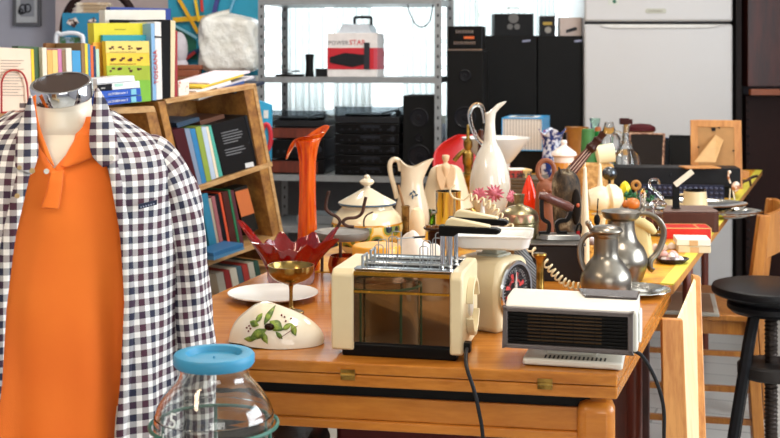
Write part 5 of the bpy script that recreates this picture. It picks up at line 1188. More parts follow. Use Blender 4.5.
for i in range(NP):
    v_ = 0
    for j in range(NZ):
        if j: v_ += (rows[j][i]-rows[j-1][i]).length
        uvs[j][i] = (uvs[j][i][0], v_)
sh = MB().sheet(rows, uvs=uvs).build('checked_shirt', chk, t, solid=.0025, sub=1)
# front bands (plackets), sleeves, collar
def band_strip(fn, w_, name):
    rows = []; uvs = []
    for j in range(36):
        z = .40+(1.175-.40)*j/35; py = HY+(H-z)*F/1.86; px = fn(py); rw = []; uw = []
        for k_ in range(5):
            s_ = k_/4; q_ = px+(w_*s_); rw.append(bodypt(q_, py, .0215+.003*math.sin(math.pi*s_)+.0015*math.sin(z*30))); uw.append((q_*.00155, z-.4))
        rows.append(rw); uvs.append(uw)
    return MB().sheet(rows, uvs=uvs).build(name, chk, sh, solid=.002)
band_strip(opening_r, 11, 'front_band'); band_strip(opening_l, -13, 'front_band')
for sg in (1, -1):
    path = [(.105, 1.150, .012), (.140, 1.143, .010), (.168, 1.115, .006), (.186, 1.06, .0), (.196, .98, -.004), (.205, .88, -.010), (.212, .78, -.016), (.216, .68, -.02), (.218, .56, -.02)]
    pp = spline([Vector((sg*x, y, z)) for x, z, y in path], 6); rows = []; uvs = []; arc = 0
    for i, p in enumerate(pp):
        tg_ = (pp[min(i+1, len(pp)-1)]-pp[max(i-1, 0)]).normalized(); sd2 = tg_.cross(Vector((0, 1, 0))).normalized(); fr_ = sd2.cross(tg_).normalized(); q_ = i/(len(pp)-1)
        g_ = min(1, .45+q_*5); ra = (.042-.008*q_)*g_; rb = (.060-.006*q_)*g_
        if i: arc += (p-pp[i-1]).length
        rw = []; uw = []
        for k_ in range(40):
            a = 2*math.pi*k_/40; fo = 1+.07*math.sin(3*a+q_*22)*min(1, q_*3)+.05*math.sin(5*a-q_*31)*min(1, q_*3)
            rw.append(p+sd2*(ra*fo*math.cos(a))+fr_*(rb*fo*math.sin(a))); uw.append((a*.05 if k_ < 39 else a*.05, -arc+.01))
        rows.append(rw); uvs.append(uw)
    MB().sheet(rows, True, uvs=uvs).build('sleeve', chk, sh, solid=.002, sub=1)
ribbon_sheet([(94, 89), (91, 110), (88, 135), (90, 155), (101, 168)], [(98, 88), (107, 102), (113, 122), (117, 142), (118, 161)], .024, .030, 'collar', chk, sh, puff=.006)
ribbon_sheet([(33, 95), (37, 112), (39, 135), (40, 155), (34, 173)], [(30, 96), (25, 110), (19, 128), (17, 145), (17, 165)], .022, .030, 'collar', chk, sh, puff=.006)
button(110, 158, .042, par=sh); button(34, 168, .045, par=sh, m_=mat('horn_button', 'b89a64', .3)); button(22, 165, .043, .0034, par=sh, m_=MATS['horn_button']); button(20, 192, .036, .0038, par=sh, m_=MATS['horn_button'])
p = bodypt(145, 206, .033); lbm = MB(); q4 = [bodypt(136, 210, .032), bodypt(155, 207, .032), bodypt(155, 202, .032), bodypt(136, 205, .032)]
lbm.hexa(q4, [v_+Vector((0, .002, 0)) for v_ in q4]).build('pocket_label', clr('1c2238'), sh, smooth=False, label='small navy woven label')
m = MB()
for i in range(6):
    a = bodypt(138.5+i*2.6, 207.8-i*.42, .0335); m.box(a.x-.0011, a.x+.0011, a.y-.001, a.y, a.z-.001, a.z+.0012)
m.build('woven_letters', clr('8c90a4'), sh, smooth=False)

# ---------------------------------------------------------------- leaning bookshelf (plane receding to the right)
S0 = Vector((XX(160, 4.0), 4.0, 0)); SD = Vector((.574, .819, 0)); SN = Vector((-.819, .574, 0))
def sp_(px, py, off=0):            # point of the shelf's front plane seen at px,py ; off = distance behind it
    o_ = S0+SN*off; d = Vector(((px-390)/F, 1, 0)); k_ = (o_.dot(SN))/(d.dot(SN)); return Vector((d.x*k_, k_, H+(HY-py)/F*k_))
def slab(m, q_, off, dep, mi=0):
    f_ = [sp_(x, y, off) for x, y in q_]; return m.hexa([f_[3], f_[2], f_[1], f_[0]], [p+SN*dep for p in (f_[3], f_[2], f_[1], f_[0])], mi)
t = T('bookshelf', 'rough brown wooden bookshelf leaning to the left, full of books', 'bookshelf', (S0.x, S0.y, 0), 0)
DPT = .26
def board(q_, name='shelf', off=0, dep=DPT, mt=None): return slab(MB(), q_, off, dep).build(name, [mt or shelf_wood], t, world=True, smooth=False, bevel=.002)
board([(165, 99.5), (256, 83.5), (257, 88), (167, 104)], 'top_board', mt=shelf_edge)
board([(243, 85.5), (256, 83.5), (289, 262), (278, 262)], 'side_panel', off=.004)
board([(256-3, 85), (256, 84), (289, 262), (286, 262)], 'side_edge', off=0, dep=.004, mt=shelf_edge)
board([(158, 102), (165, 101), (202, 262), (194, 262)], 'side_panel')
board([(196, 187), (272, 161.5), (273, 166), (197, 192)], mt=shelf_edge)
board([(205, 261), (284, 233), (285, 238), (206, 267)], mt=shelf_edge)
board([(212, 300), (292, 268), (296, 280), (214, 312)], mt=shelf_edge)
board([(165, 104), (250, 89), (300, 300), (212, 320)], 'back_panel', off=DPT, dep=.012)
t2 = T('low_bookshelf', 'plain brown wooden shelf unit behind the mannequin with books on top', 'bookshelf', (-1.05, 3.6, 0), 0)
slab(MB(), [(-30, 113.5), (154, 106), (156, 112), (-30, 121)], 0, .30).build('top_board', shelf_edge, t2, world=True, smooth=False)
slab(MB(), [(-30, 121), (30, 119), (32, 330), (-30, 340)], .01, .28).build('front_panel', shelf_wood, t2, world=True, smooth=False)
slab(MB(), [(146, 112), (156, 111.5), (193, 262), (180, 262)], .0, .28).build('side_panel', shelf_wood, t2, world=True, smooth=False)
slab(MB(), [(-30, 121), (146, 112), (176, 300), (-30, 340)], .27, .012).build('back_panel', shelf_wood, t2, world=True, smooth=False)
slab(MB(), [(-30, 330), (180, 300), (181, 308), (-30, 345)], .0, .29).build('base_board', shelf_edge, t2, world=True, smooth=False)

def book(q_, col, lb, off=.012, dep=.17, grp=None, rough=.45, pages=None):
    f_ = [sp_(x, y, off) for x, y in q_]; c = (f_[2]+f_[3])/2
    t_ = T('book', lb, 'book', tuple(c), 0, grp)
    slab(MB(), q_, off, dep).build('cover', mat('book_'+col, col, rough, var=.94), t_, world=True, smooth=False, bevel=.0008)
    return t_
def deco(q_, col, par, off, name='cover_print'):
    slab(MB(), q_, off-.0022, .0015).build(name, clr(col), par, world=True, smooth=False)
# shelf two
for q_, col, lb in (
    ([(172, 130), (184, 128), (199, 186), (190, 189)], '45181f', 'maroon spined book, leftmost on the second leaning shelf'),
    ([(184.5, 129), (189.5, 128.5), (202, 184), (198, 186)], '8090a8', 'grey blue book beside the maroon one on the second shelf'),
    ([(189.8, 129), (195, 128.5), (206.5, 182.5), (202.3, 184)], '2c7cb0', 'sky blue book on the second leaning shelf'),
    ([(195.3, 127.5), (201, 126), (211.5, 180.5), (206.8, 182)], '8ca040', 'green and yellow book on the second leaning shelf'),
    ([(201.3, 127.5), (205.8, 126.5), (216, 178.5), (211.8, 180)], 'b8c8dc', 'pale blue book on the second leaning shelf'),
    ([(206, 127), (208.3, 126.4), (219, 177.4), (216.3, 178.3)], 'e8dcc0', 'thin cream book on the second leaning shelf'),
    ([(208.5, 126.2), (211, 125.2), (223, 176), (219.3, 177.2)], '4ca898', 'thin teal book next to the black cover on the second shelf')):
    book(q_, col, lb)
bb = book([(211.5, 125), (244, 116), (257.5, 168.5), (224, 175.5)], '141416', 'large black book showing its back cover with grey text')
for i in range(8):
    y0_ = 131+i*2.6 if i < 5 else 131+i*2.6+4; xs = 221+i*.75; L_ = (17, 20, 20, 18, 14, 19, 20, 15)[i]
    deco([(xs, y0_+2), (xs+L_, y0_+2-L_*.24), (xs+L_+.2, y0_+2.9-L_*.24), (xs+.2, y0_+2.9)], '77787c', bb, .012, 'text_line')
deco([(245, 163.5), (253, 161.8), (254.3, 166.3), (246, 168)], 'd8d8d8', bb, .012, 'barcode_label')
for i, (a, c, col) in enumerate(((244.6, 248.5, '26282c'), (249, 252.4, '5a6068'), (252.8, 258.5, '191b1f'))):
    book([(a, 116-(a-244)*.3), (c, 116-(c-244)*.3), (c+13.3, 168-(c-244)*.35), (a+13.3, 168-(a-244)*.35)], col, ('charcoal spined volume directly right of the black book', 'grey spined volume between two dark ones by the side panel', 'near black volume against the right side panel')[i])
for i, (q_, col, lb) in enumerate((([(176, 123), (199, 117), (200, 121), (178, 128)], '2c4258', 'dark blue book lying flat above the maroon spined book'), ([(200, 121), (224, 114), (225, 118), (201, 125.5)], '5e3a28', 'brown book lying flat above the pale blue books'))):
    book(q_, col, lb, off=.05, dep=.14)
# shelf three
for q_, col, lb in (
    ([(200, 195), (207.5, 193), (219, 254), (211.5, 256)], '2a7c9c', 'wide teal blue book, leftmost on the third leaning shelf'),
    ([(208, 199), (211, 198), (221, 252.5), (218.8, 254)], 'b0a08c', 'beige book beside the teal one on the third shelf'),
    ([(211.3, 197), (214.8, 196), (225, 251), (221.5, 252)], '9c5c60', 'dusty pink book on the third leaning shelf'),
    ([(215, 195), (218.5, 194), (229, 249.5), (225.3, 250.6)], '141418', 'black book on the third leaning shelf'),
    ([(218.8, 193), (220.8, 192.4), (231.5, 248.6), (229.3, 249.2)], 'd8502c', 'slim orange red book on the third leaning shelf'),
    ([(222, 192.5), (227.5, 191), (238, 246), (232, 248)], '4c2420', 'dark brown red book on the third leaning shelf'),
    ([(228, 190), (230, 189.4), (240.5, 245), (238.4, 245.8)], '1f7048', 'narrow green book on the third leaning shelf'),
    ([(230.3, 191), (233.6, 190), (244, 244), (240.8, 245)], '58202c', 'wine red book on the third leaning shelf')):
    book(q_, col, lb)
ob = book([(234, 189), (247, 185), (258.5, 229), (246, 236)], '23201c', 'book with an orange sunset cover beside the wine red book', off=.04, dep=.06)
deco([(235, 192), (248, 188.5), (254.5, 213), (241.5, 217)], 'd07038', ob, .04)
for i, (q_, col, lb) in enumerate((([(213, 253), (243, 243), (244, 246.5), (214, 257)], '2c6ca0', 'blue book lying flat at the front of the third shelf'), ([(213.5, 257), (244, 247), (244.6, 249.4), (214, 260.5)], '4c88b4', 'paler blue book lowest in the flat pair on the third shelf'))):
    book(q_, col, lb, off=-.10, dep=.09)
for i, (x, c, col, nm) in enumerate(((216, 223, 'a8a498', 'grey'), (223.5, 229, '8c2020', 'red'), (229.5, 236, 'c8c4b4', 'pale grey'), (236.5, 241, '40606c', 'slate'), (241.5, 247, 'a03028', 'brick red'), (247.5, 253, 'b8b4a4', 'stone grey'), (253.5, 258, '20483c', 'dark green'))):
    book([(x, 274-(x-216)*.33), (c, 274-(c-216)*.33), (c+5, 300-(c-216)*.36), (x+5, 300-(x-216)*.36)], col, nm+' book on the lowest leaning shelf behind the table edge', dep=.14)

# books on top of the low shelf
pb = book([(-8, 47), (31, 49), (33, 113), (-8, 114)], 'ecd4bc', 'pink backed book with printed text inside the red wire bookend', off=.0, dep=.02)
deco([(31, 49), (33.6, 49.3), (35.8, 112.5), (33, 113)], 'ecc81c', pb, .0, 'yellow_spine')
for i in range(13):
    y_ = 60+i*2.9; deco([(1, y_), (24-(i % 3)*3, y_+.2), (24-(i % 3)*3, y_+.9), (1, y_+.7)], 'a89484', pb, .0, 'text_line')
deco([(20, 103), (27, 103.2), (27, 108), (20, 107.8)], '5a4a44', pb, .0, 'barcode')
t = T('wire_bookend', 'red arched wire bookend in front of the pink backed book', 'bookend', tuple(sp_(15, 114, -.012)), 0)
MB().tube(spline([sp_(x, y, -.012) for x, y in ((1.5, 112.5), (1.5, 95), (1.8, 82), (6, 73), (14, 70), (22, 73), (26.5, 82), (28, 95), (29, 112))], 6), .0030, 8).tube([sp_(1.5, 112.5, -.012), sp_(29, 112, -.012)], .003, 8).build('wire', clr('a82820', .3), t, world=True)
gb = book([(18, 46), (41.5, 47), (45, 112), (22, 112)], '35572f', 'dark green book standing behind the pink backed book', off=.03, dep=.03)
for i, (a, c, y_, col, lb) in enumerate(((42, 46.5, 47.5, 'e4dcc8', 'cream spined book right of the dark green one'), (47, 52, 50, 'e2b05c', 'light orange paperback of the short row'), (52.3, 57.5, 50, 'e8c878', 'sand yellow paperback of the short row'), (57.8, 61.5, 49, 'c878a4', 'pink spined paperback of the short row'), (61.8, 65.5, 50, '8c6c4c', 'brown paperback of the short row'), (65.8, 71.5, 48, 'ddd8cc', 'white paperback of the short row'), (72, 80.5, 50.5, '3c94c8', 'sky blue paperback ending the short row'), (81, 84.5, 43, '8c6838', 'tall tan book by the sky blue paperback'), (84.8, 87.5, 43.5, 'e4cc38', 'tall narrow yellow book'), (87.8, 90, 44, '3480b0', 'tall narrow blue book'), (90.3, 93, 45, 'd8602c', 'tall narrow orange book'), (93.3, 95.5, 46, '1c3460', 'navy spine beside the narrow orange book'), (95.8, 99, 49, 'b4d4bc', 'mint green book next to the big yellow one'))):
    book([(a, y_), (c, y_), (c+2, 112), (a+2, 112)], col, lb, off=.015, dep=.12)
for i, (a, c) in enumerate(((43, 57.5),)): pass
t = T('wooden_bookboard', 'brown wooden board above the short row of paperbacks', 'board', tuple(sp_(64, 50, .1)), 0)
slab(MB(), [(46, 43), (80, 43.5), (82, 111), (48, 111)], .14, .015).build('board', mat('ochre_board', '8c5c2c', .5), t, world=True, smooth=False)
yb = book([(93.5, 23), (148, 23), (150.5, 101), (97, 105)], 'd8cc28', 'large lime yellow picture book behind the animal book', off=.05, dep=.03)
deco([(147, 23), (150.5, 23), (152, 60), (149.5, 60)], 'e08c34', yb, .05, 'orange_spine')
deco([(115, 29), (126, 29), (126, 29.8), (115, 29.8)], 'a09824', yb, .05, 'small_text')
tb = book([(102.5, 35), (147.5, 35), (148, 60), (104, 60)], '2490a0', 'teal book peeking above the animal picture book', off=.035, dep=.01)
orb = book([(93, 42.5), (106, 42), (108, 104), (97, 104)], 'e8a838', 'orange book left of the animal picture book', off=.04, dep=.008)
ab = book([(105.5, 41), (149, 41), (151, 101), (109, 105)], 'ecc83c', 'children book with yellow and green bands of small animals', off=.01, dep=.018)
deco([(105.5, 41), (149, 41), (149.3, 53), (106, 53)], 'e8d070', ab, .01, 'pale_band')
deco([(106.5, 65.5), (149.7, 65.5), (150.4, 80), (107.4, 80)], 'a0b430', ab, .01, 'green_band'); deco([(107.4, 80), (150.4, 80), (151, 101), (109, 105)], '7cb838', ab, .01, 'green_band')
m = MB(); random.seed(2)
for r_, y_ in enumerate((47.5, 59, 70)):
    for c in range(4):
        x = 112+c*9+(r_ % 2)
        for k_ in range(4):
            a, e_ = random.uniform(-2, 2), random.uniform(-1.6, 1.6); w_ = random.uniform(.7, 1.8); slab(m, [(x+a-w_, y_+e_-w_*.6), (x+a+w_, y_+e_-w_*.6), (x+a+w_*.7, y_+e_+w_*.7), (x+a-w_*.7, y_+e_+w_*.7)], .0068, .0012)
m.build('printed_animals', clr('5c3020'), ab, world=True, smooth=False)
m = MB()
for y_ in (52, 64): slab(m, [(110, y_-.3), (136, y_-.3), (136, y_+.3), (110, y_+.3)], .0068, .0012)
m.build('text_line', clr('7c6420'), ab, world=True, smooth=False)
for i, (q_, col, lb) in enumerate((([(99.5, 99), (141.5, 95.5), (142, 101.5), (101, 106)], '1a4cb0', 'royal blue book, lowest of the flat stack by the neck'), ([(98.5, 91.5), (140.5, 88), (141, 95), (99.5, 98.5)], '1e54bc', 'royal blue book with white title second from the bottom of the stack'), ([(97, 84.5), (139.5, 81), (140, 87.5), (98, 91)], 'eef0f0', 'white book with black title panel in the flat stack'), ([(97, 79), (134, 75.5), (135, 81), (97, 84)], 'e2e6ee', 'white book topmost of the flat stack'))):
    k_ = book(q_, col, lb, off=-.09, dep=.085)
    if i < 2:
        (x0_, y0_), (x1_, y1_) = q_[0], q_[1]; f0 = sp_(108, q_[0][1]+4.0, -.0925); text('LA STORIA tomo %d' % (2-i), 'title', .010, face_M(f0+Vector((0, 0, 0)), SD+Vector((0, 0, .06))), clr('e8ecf4'), k_, world=True, align='LEFT')
        deco([(131, q_[1][1]+1.3), (136, q_[1][1]+.8), (136.5, q_[1][1]+6.4), (131.5, q_[1][1]+6.8)], '7cc4d8', k_, -.09, 'emblem_panel')
    if i == 2:
        deco([(97.2, 85), (112, 83.6), (112.3, 89.8), (98, 91)], '14161c', k_, -.09, 'title_panel'); text('sette', 'title', .008, face_M(sp_(101, 89, -.0945), SD+Vector((0, 0, .06))), white, k_, world=True, align='LEFT')
        deco([(115, 84), (123, 83.3), (123, 86), (115, 86.7)], 'a8d8c8', k_, -.09, 'green_label')
for q_, col, lb, off, dep in (
    ([(151, 23.5), (154.5, 23.5), (156.5, 100), (153, 100.5)], '88b4dc', 'light blue spine right of the animal picture book', .01, .15),
    ([(154.7, 21.5), (161, 22), (162.5, 99), (156.8, 100)], 'e8e4e0', 'white book with a red vertical title on its spine', .01, .15),
    ([(161.2, 19.5), (170.5, 19.8), (170.5, 97.5), (162.7, 99)], '101012', 'tall black folder among the upright books', .01, .15),
    ([(170.8, 20), (175.5, 21), (174.5, 97), (170.8, 97.5)], 'e8d4ac', 'cream coloured tall book at the end of the row', .01, .15),
    ([(175.6, 30), (177.5, 31), (177.5, 90), (174.9, 95)], 'a02c34', 'thin dark red book last in the upright row', .02, .12),
    ([(105, 10), (165.5, 10), (166, 30), (106, 30)], 'e6e2d6', 'large pale book standing behind the lime yellow one', .18, .03),
    ([(110, 7), (171, 8.5), (171, 40), (112, 40)], '2c4490', 'dark blue book standing rearmost behind the pale book', .22, .02),
    ([(113, 19.5), (162, 20.5), (162, 40), (113, 40)], '141414', 'black cover edge behind the lime yellow book', .13, .02)):
    k_ = book([q_[0], q_[1], (q_[2][0], max(q_[2][1], 96) if off < .1 else 104), (q_[3][0], max(q_[3][1], 97) if off < .1 else 104)], col, lb, off=off, dep=dep)
    if col == 'e8e4e0':
        f0 = sp_(158.2, 84, off-.003); text('TOSCANA', 'spine_title', .024, face_M(f0, Vector((0, 0, 1))+SD*-.05, -SD), clr('c82c2c'), k_, world=True, align='LEFT')
        deco([(155, 36), (161.4, 36.5), (161.5, 38), (155, 37.5)], '141414', k_, off, 'black_band')
# pile on top of the leaning shelf
def flat(name, lb, cat, px, py, D, sx, sy, h_, rz, col, rest=None):
    t_ = T(name, lb, cat, tuple(P(px, py, D)), rz); MB().box(-sx, sx, -sy, sy, 0, h_).build('cover', clr(col), t_, bevel=.001, smooth=False); return t_
for i, (px, py, s_, h_, rz, col, lb) in enumerate(((232, 88.5, .085, .012, .6, '2c3444', 'dark magazine at the right end of the leaning shelf top'), (200, 94, .10, .010, .55, 'd8d4cc', 'pale magazine lowest on the leaning shelf top'), (208, 89, .10, .012, .7, '30508c', 'blue magazine on the leaning shelf top'), (196, 88, .09, .010, .5, 'e8e8e8', 'white magazine second in the leaning shelf pile'), (218, 83.5, .10, .009, .62, 'c8c8d0', 'silver grey magazine in the leaning shelf pile'), (205, 82, .11, .008, .6, 'e4c42c', 'yellow edged magazine near the top of the leaning shelf pile'), (212, 78.5, .11, .008, .7, 'e6dce4', 'pinkish white magazine topmost on the leaning shelf'))):
    p = sp_(px, py, .13); t_ = T('magazine', lb, 'magazine', (p.x, p.y, p.z), .955)
    MB().box(-s_, s_, -.09, .09, 0, h_, Matrix.Rotation(-.19, 4, 'Y')).build('pages', clr(col), t_, bevel=.001, smooth=False)
t = T('painted_box', 'small white box with coloured spots at the left of the magazine pile', 'box', tuple(sp_(184, 96, .02)), .95)
MB().box(-.025, .025, 0, .06, 0, .05).build('box', spot('spotty', 'e8e4d8', 'c84838', 40, .55, .6), t, bevel=.002)

# ---------------------------------------------------------------- behind the bookshelf
t = T('side_cabinet', 'brown cabinet behind the bookshelf carrying crafts and bedding', 'cabinet', (XX(160, 6.3), 6.0, 0), 0)
MB().box(-.62, .42, 0, .6, 0, 1.19).build('body', wood('cabinet_wood', '6a4024', '8c5c38', (4, 20, 20), .5), t, bevel=.004, smooth=False)
MB().box(-.64, .44, -.02, .62, 1.19, 1.215).build('top', MATS['cabinet_wood'], t, bevel=.003, smooth=False)
CT = 1.215
t = T('pillow_bag', 'large white pillow wrapped in clear plastic beside the metal rack', 'pillow', (XX(230, 6.25), 6.25, CT), .05)
rows = []
for j in range(15):
    q_ = j/14*2-1; rw = []
    for i in range(44):
        a = 2*math.pi*i/44; c, s_ = math.cos(a), math.sin(a); pw = .35
        cx = math.copysign(abs(c)**pw, c); sy = math.copysign(abs(s_)**pw, s_); e_ = (1-abs(q_)**9)**.5 if abs(q_) < .999 else .02
        wr = 1+.03*math.sin(a*7+j)+.02*math.sin(a*13-j*1.7)
        rw.append(Vector((.155*cx*e_*wr, .12*sy*e_*wr, .162+.160*q_+.008*math.sin(a*3)*(q_ > 0)+ (.02*(c < -.3) if q_ > .5 else 0))))
    rows.append(rw)
plast, nt, b = newmat('plastic_wrap'); v = coords(nt, (10, 10, 10), rot=(0, .6, 0)); f = noise(nt, v, 1.2, 4); nt.links.new(ramp(nt, f, [(.3, 'd0d0c6'), (.7, 'e4e6e2')]), b.inputs['Base Color']); setp(b, Roughness=.2); bump(nt, b, f, .9, .03)
MB().sheet(rows, True).build('pillow', plast, t, sub=1)
t = T('craft_panel', 'turquoise painted craft panel with yellow sticks and green shapes', 'craft panel', (XX(205, 6.5), 6.5, CT), 0)
pm = 6.5/F; zc = lambda py: ZZ(py, 6.5)-CT
MB().box((168-205)*pm, (258-205)*pm, 0, .03, 0, zc(-12)).build('panel', clr('1c94b4'), t, smooth=False)
def stick(x0_, y0_, x1_, y1_, w_, col, dz=0):
    a = Vector(((x0_-205)*pm, -.012-dz, zc(y0_))); c = Vector(((x1_-205)*pm, -.012-dz, zc(y1_))); MB().tube([a, c], w_, 4).build('stick', clr(col), t, smooth=False)
stick(179, -2, 199, 33, .012, 'e8b018', .01); stick(196, -2, 200, 22, .010, 'e8c020', .02); stick(174, 20, 206, 18, .018, 'e4b418'); stick(202, -4, 203, 12, .010, 'c83028', .01); stick(219, -4, 214, 16, .016, '3c3c84', .01); stick(236, -4, 230, 12, .008, '78b8d8'); stick(176, 26, 198, 38, .008, '90c8dc', .02); stick(176, 60, 200, 50, .016, '1c3c6c', .01); stick(178, 66, 196, 52, .012, 'b03030', .02)
MB().prism([((176-205)*pm, zc(26)), ((196-205)*pm, zc(40)), ((198-205)*pm, zc(60)), ((178-205)*pm, zc(56))], -.014, -.002).build('green_shape', clr('146850'), t, smooth=False)
t = T('plush_toy', 'pale rounded plush shape behind the books', 'toy', (XX(179, 6.15), 6.15, CT), 0)
MB().ball((0, 0, .14), .045, .05, .09, 20).ball((-.01, 0, .05), .06, .05, .055, 18).build('body', mat('plush', 'c0bcc4', .9), t)
t = T('wooden_blocks', 'reddish brown wooden pieces on the cabinet beside the pillow', 'blocks', (XX(190, 6.1), 6.1, CT), 0)
MB().box(-.08, .05, -.03, .05, 0, .035).box(-.07, .06, -.02, .05, .036, .06).build('pieces', mat('block_brown', '8c4c30', .5), t, bevel=.004)
# blue game box, white arched case, papers, dark hoop
t = T('game_box', 'blue board game box with small printed figures behind the books', 'box', (XX(82, 5.6), 5.6, 1.185), 0)
gz = lambda py: ZZ(py, 5.6)-1.185; gk = 5.6/F
t3 = T('plank_ledge', 'brown ledge behind the paperbacks holding the blue game box', 'ledge', (XX(82, 5.6), 5.6, 0), 0)
MB().box(-.24, .14, -.30, .28, 0, 1.184).build('ledge', MATS['cabinet_wood'], t3, smooth=False, bevel=.003)
MB().box((62-82)*gk, (104-82)*gk, 0, .08, 0, gz(13)).build('box', clr('2080a8'), t, smooth=False, bevel=.002)
m = MB()
for x, z, s_, r_ in ((-.046, gz(23), .022, .5), (-.03, gz(21), .016, 1.0), (.048, gz(21), .018, -.5)):
    m.box(-s_, s_, -.003, .001, -s_*.6, s_*.6, Matrix.Translation((x, 0, z)) @ Matrix.Rotation(r_, 4, 'Y'))
m.build('printed_figures', spot('prints', '402420', 'd8ccc4', 60), t, smooth=False)
t = T('arched_case', 'white arched handle of a toy case with a green picture', 'toy case', (XX(71, 5.35), 5.35, 1.185), 0)
gk = 5.35/F; gz = lambda py: ZZ(py, 5.35)-1.185
MB().tube(spline([(-15*gk, 0, .0), (-15*gk, 0, gz(38)), (-9*gk, 0, gz(34.5)), (0, 0, gz(33)), (9*gk, 0, gz(35)), (12*gk, 0, gz(42)), (12*gk, 0, .0)], 6), .010, 8).build('handle', clr('dfe4ec'), t)
MB().box(-12*gk, 11*gk, .01, .03, 0, gz(37)).build('picture', spot('case_green', '3c6c3c', '98a8c0', 30), t, smooth=False)
t = T('dark_hoop', 'large dark brown hoop rising behind the blue game box', 'hoop', (XX(100, 6.55), 6.55, CT), 0)
MB().tube([(.20*math.cos(a), 0, .24+.23*math.sin(a)) for a in [2*math.pi*i/48 for i in range(48)]], .022, 10, closed=True).build('hoop', clr('2c1a18'), t)
t = T('paper_stack', 'rumpled stack of pale printed papers above the blue game box', 'papers', (XX(96, 6.2), 6.2, CT), 0)
m = MB()
for i in range(20):
    a = random.uniform(-.12, .12); m.box(-.10, .08, -.05, .05, .015+i*.0185, .019+i*.0185, Matrix.Rotation(a*.3, 4, 'Y') @ Matrix.Rotation(a, 4, 'Z'))
m.box(-.09, .07, -.04, .04, 0, .38); m.build('papers', spot('papers_m', 'e4dccc', 'c0a888', 14), t, smooth=False)
# picture on wall
t = T('wall_picture', 'small black and white picture in a grey frame on the lilac wall', 'picture', (XX(27, 7.08), 7.07, ZZ(26, 7.08)), 0)
wk = 7.08/F
m = MB(); hw = 14*wk; hh = 36*wk
m.box(-hw, -hw+.02, 0, .025, 0, hh).box(hw-.02, hw, 0, .025, 0, hh).box(-hw+.02, hw-.02, 0, .025, 0, .02).box(-hw+.02, hw-.02, 0, .025, hh-.02, hh); m.build('frame', mat('frame_grey', '62646a', .4), t, smooth=False, bevel=.002)
MB().box(-hw+.02, hw-.02, .008, .024, .02, hh-.02).build('mount', clr('c8ccd0'), t, smooth=False)
MB().box(-hw+.045, hw-.04, .005, .008, .055, hh-.05).build('print', clr('989ca4'), t, smooth=False)
m = MB(); 
for x, z, r_ in ((-.022, .10, .020), (.006, .105, .018), (-.035, .085, .012)): m.tube([(x+r_*math.cos(a), .003, z+r_*1.3*math.sin(a)) for a in [2*math.pi*i/20 for i in range(20)]], .004, 6, closed=True)
m.build('ink_figures', clr('24242c'), t)

# ---------------------------------------------------------------- metal rack with electronics
RA = Vector((XX(261.5, 6.0), 6.0, 0)); RB = Vector((XX(438, 5.85), 5.85, 0)); rx = (RB-RA).normalized(); ry = Vector((.19, .98, 0)).normalized()*.42
t = T('metal_rack', 'grey perforated steel shelving rack in front of the bright window', 'rack', (RA.x, RA.y, 0), 0)
stl = mat('rack_steel', '8c9092', .4, .3)
for p, nm in ((RA, 'post'), (RB, 'post'), (RA+ry, 'post'), (RB+ry, 'post')):
    m = MB(); M = Matrix.Translation(p) @ Matrix.Rotation(math.atan2(rx.y, rx.x), 4, 'Z')
    m.box(-.017, .017, -.002, .002, 0, 2.0, M).box(-.017, -.013, 0, .03, 0, 2.0, M)
    o = m.build('post', stl, t, world=True, smooth=False)
    m = MB()
    for i in range(38): m.box(-.004, .004, -.0026, -.002, .06+i*.05, .075+i*.05, M)
    h_o = m.build('holes', char, o, world=True, smooth=False); h_o['kind'] = 'stuff'
def rshelf(z, th=.03):
    q_ = [RA+Vector((0, .004, 0)), RB+Vector((0, .004, 0)), RB+ry, RA+ry]; quad_slab(MB(), q_, z-th, z).build('shelf', stl, t, world=True, smooth=False)
SZ = [.47, ZZ(176, 5.92), ZZ(77, 5.92), ZZ(-2, 5.92)]
for z in SZ: rshelf(z)
rang = math.atan2(rx.y, rx.x)
def R_on(px, lev, dy=.06): 
    s_ = (px-390)/F; k_ = (s_*RA.y-RA.x)/(rx.x-s_*rx.y); p = RA+rx*k_+ry.normalized()*dy; return (p.x, p.y, SZ[lev])
rk_ = 5.95/F
def hz(py0, py1): return (py0-py1)*rk_
t = T('carton', 'white and red carton with a black device printed on the rack shelf', 'carton', R_on(350, 2, .05), rang)
cw, chh = 25.5*rk_, hz(77, 33)
MB().box(-cw, cw, 0, .2, 0, chh).build('box', mat('carton_white', 'd8d4d2', .5), t, smooth=False, bevel=.002)
MB().box(-cw-.0005, cw*.86, -.0015, .0, chh*.17, chh*.66).build('red_band', clr('b41424'), t, smooth=False)
MB().box(cw*.86, cw+.0008, -.0015, .2, chh*.17, chh*.66).build('red_side', clr('b84050'), t, smooth=False)
MB().prism([(-cw*.9, chh*.32), (-cw*.9, chh*.45), (-cw*.3, chh*.55), (cw*.55, chh*.50), (cw*.6, chh*.30), (0, chh*.22)], -.004, -.0015).build('printed_device', clr('1c1c20'), t, smooth=False)
MB().box(cw*.48, cw*.70, -.006, -.0015, chh*.17, chh*.78).build('printed_remote', clr('2a2c32'), t, smooth=False)
MB().prism([(-cw*.62, chh+.0), (cw*.75, chh), (cw*.6, chh+.045), (-cw*.42, chh+.045)], .02, .19).build('lid_flap', mat('carton_lid', 'c4ccd4', .4), t, smooth=False)
MB().tube(spline([(-.0, .06, chh+.04), (.0, .06, chh+.075), (.015, .06, chh+.08), (.07, .06, chh+.08), (.085, .06, chh+.075), (.085, .06, chh+.04)], 4), .007, 8).build('carry_handle', char, t)
text('POWER', 'brand_text', .030, Matrix.Translation((-cw*.97, -.001, chh*.73)) @ Matrix.Rotation(math.pi/2, 4, 'X'), clr('6c6c70'), t, align='LEFT')
text('STAR', 'brand_text', .036, Matrix.Translation((-cw*.12, -.001, chh*.73)) @ Matrix.Rotation(math.pi/2, 4, 'X'), clr('c4202c'), t, align='LEFT')
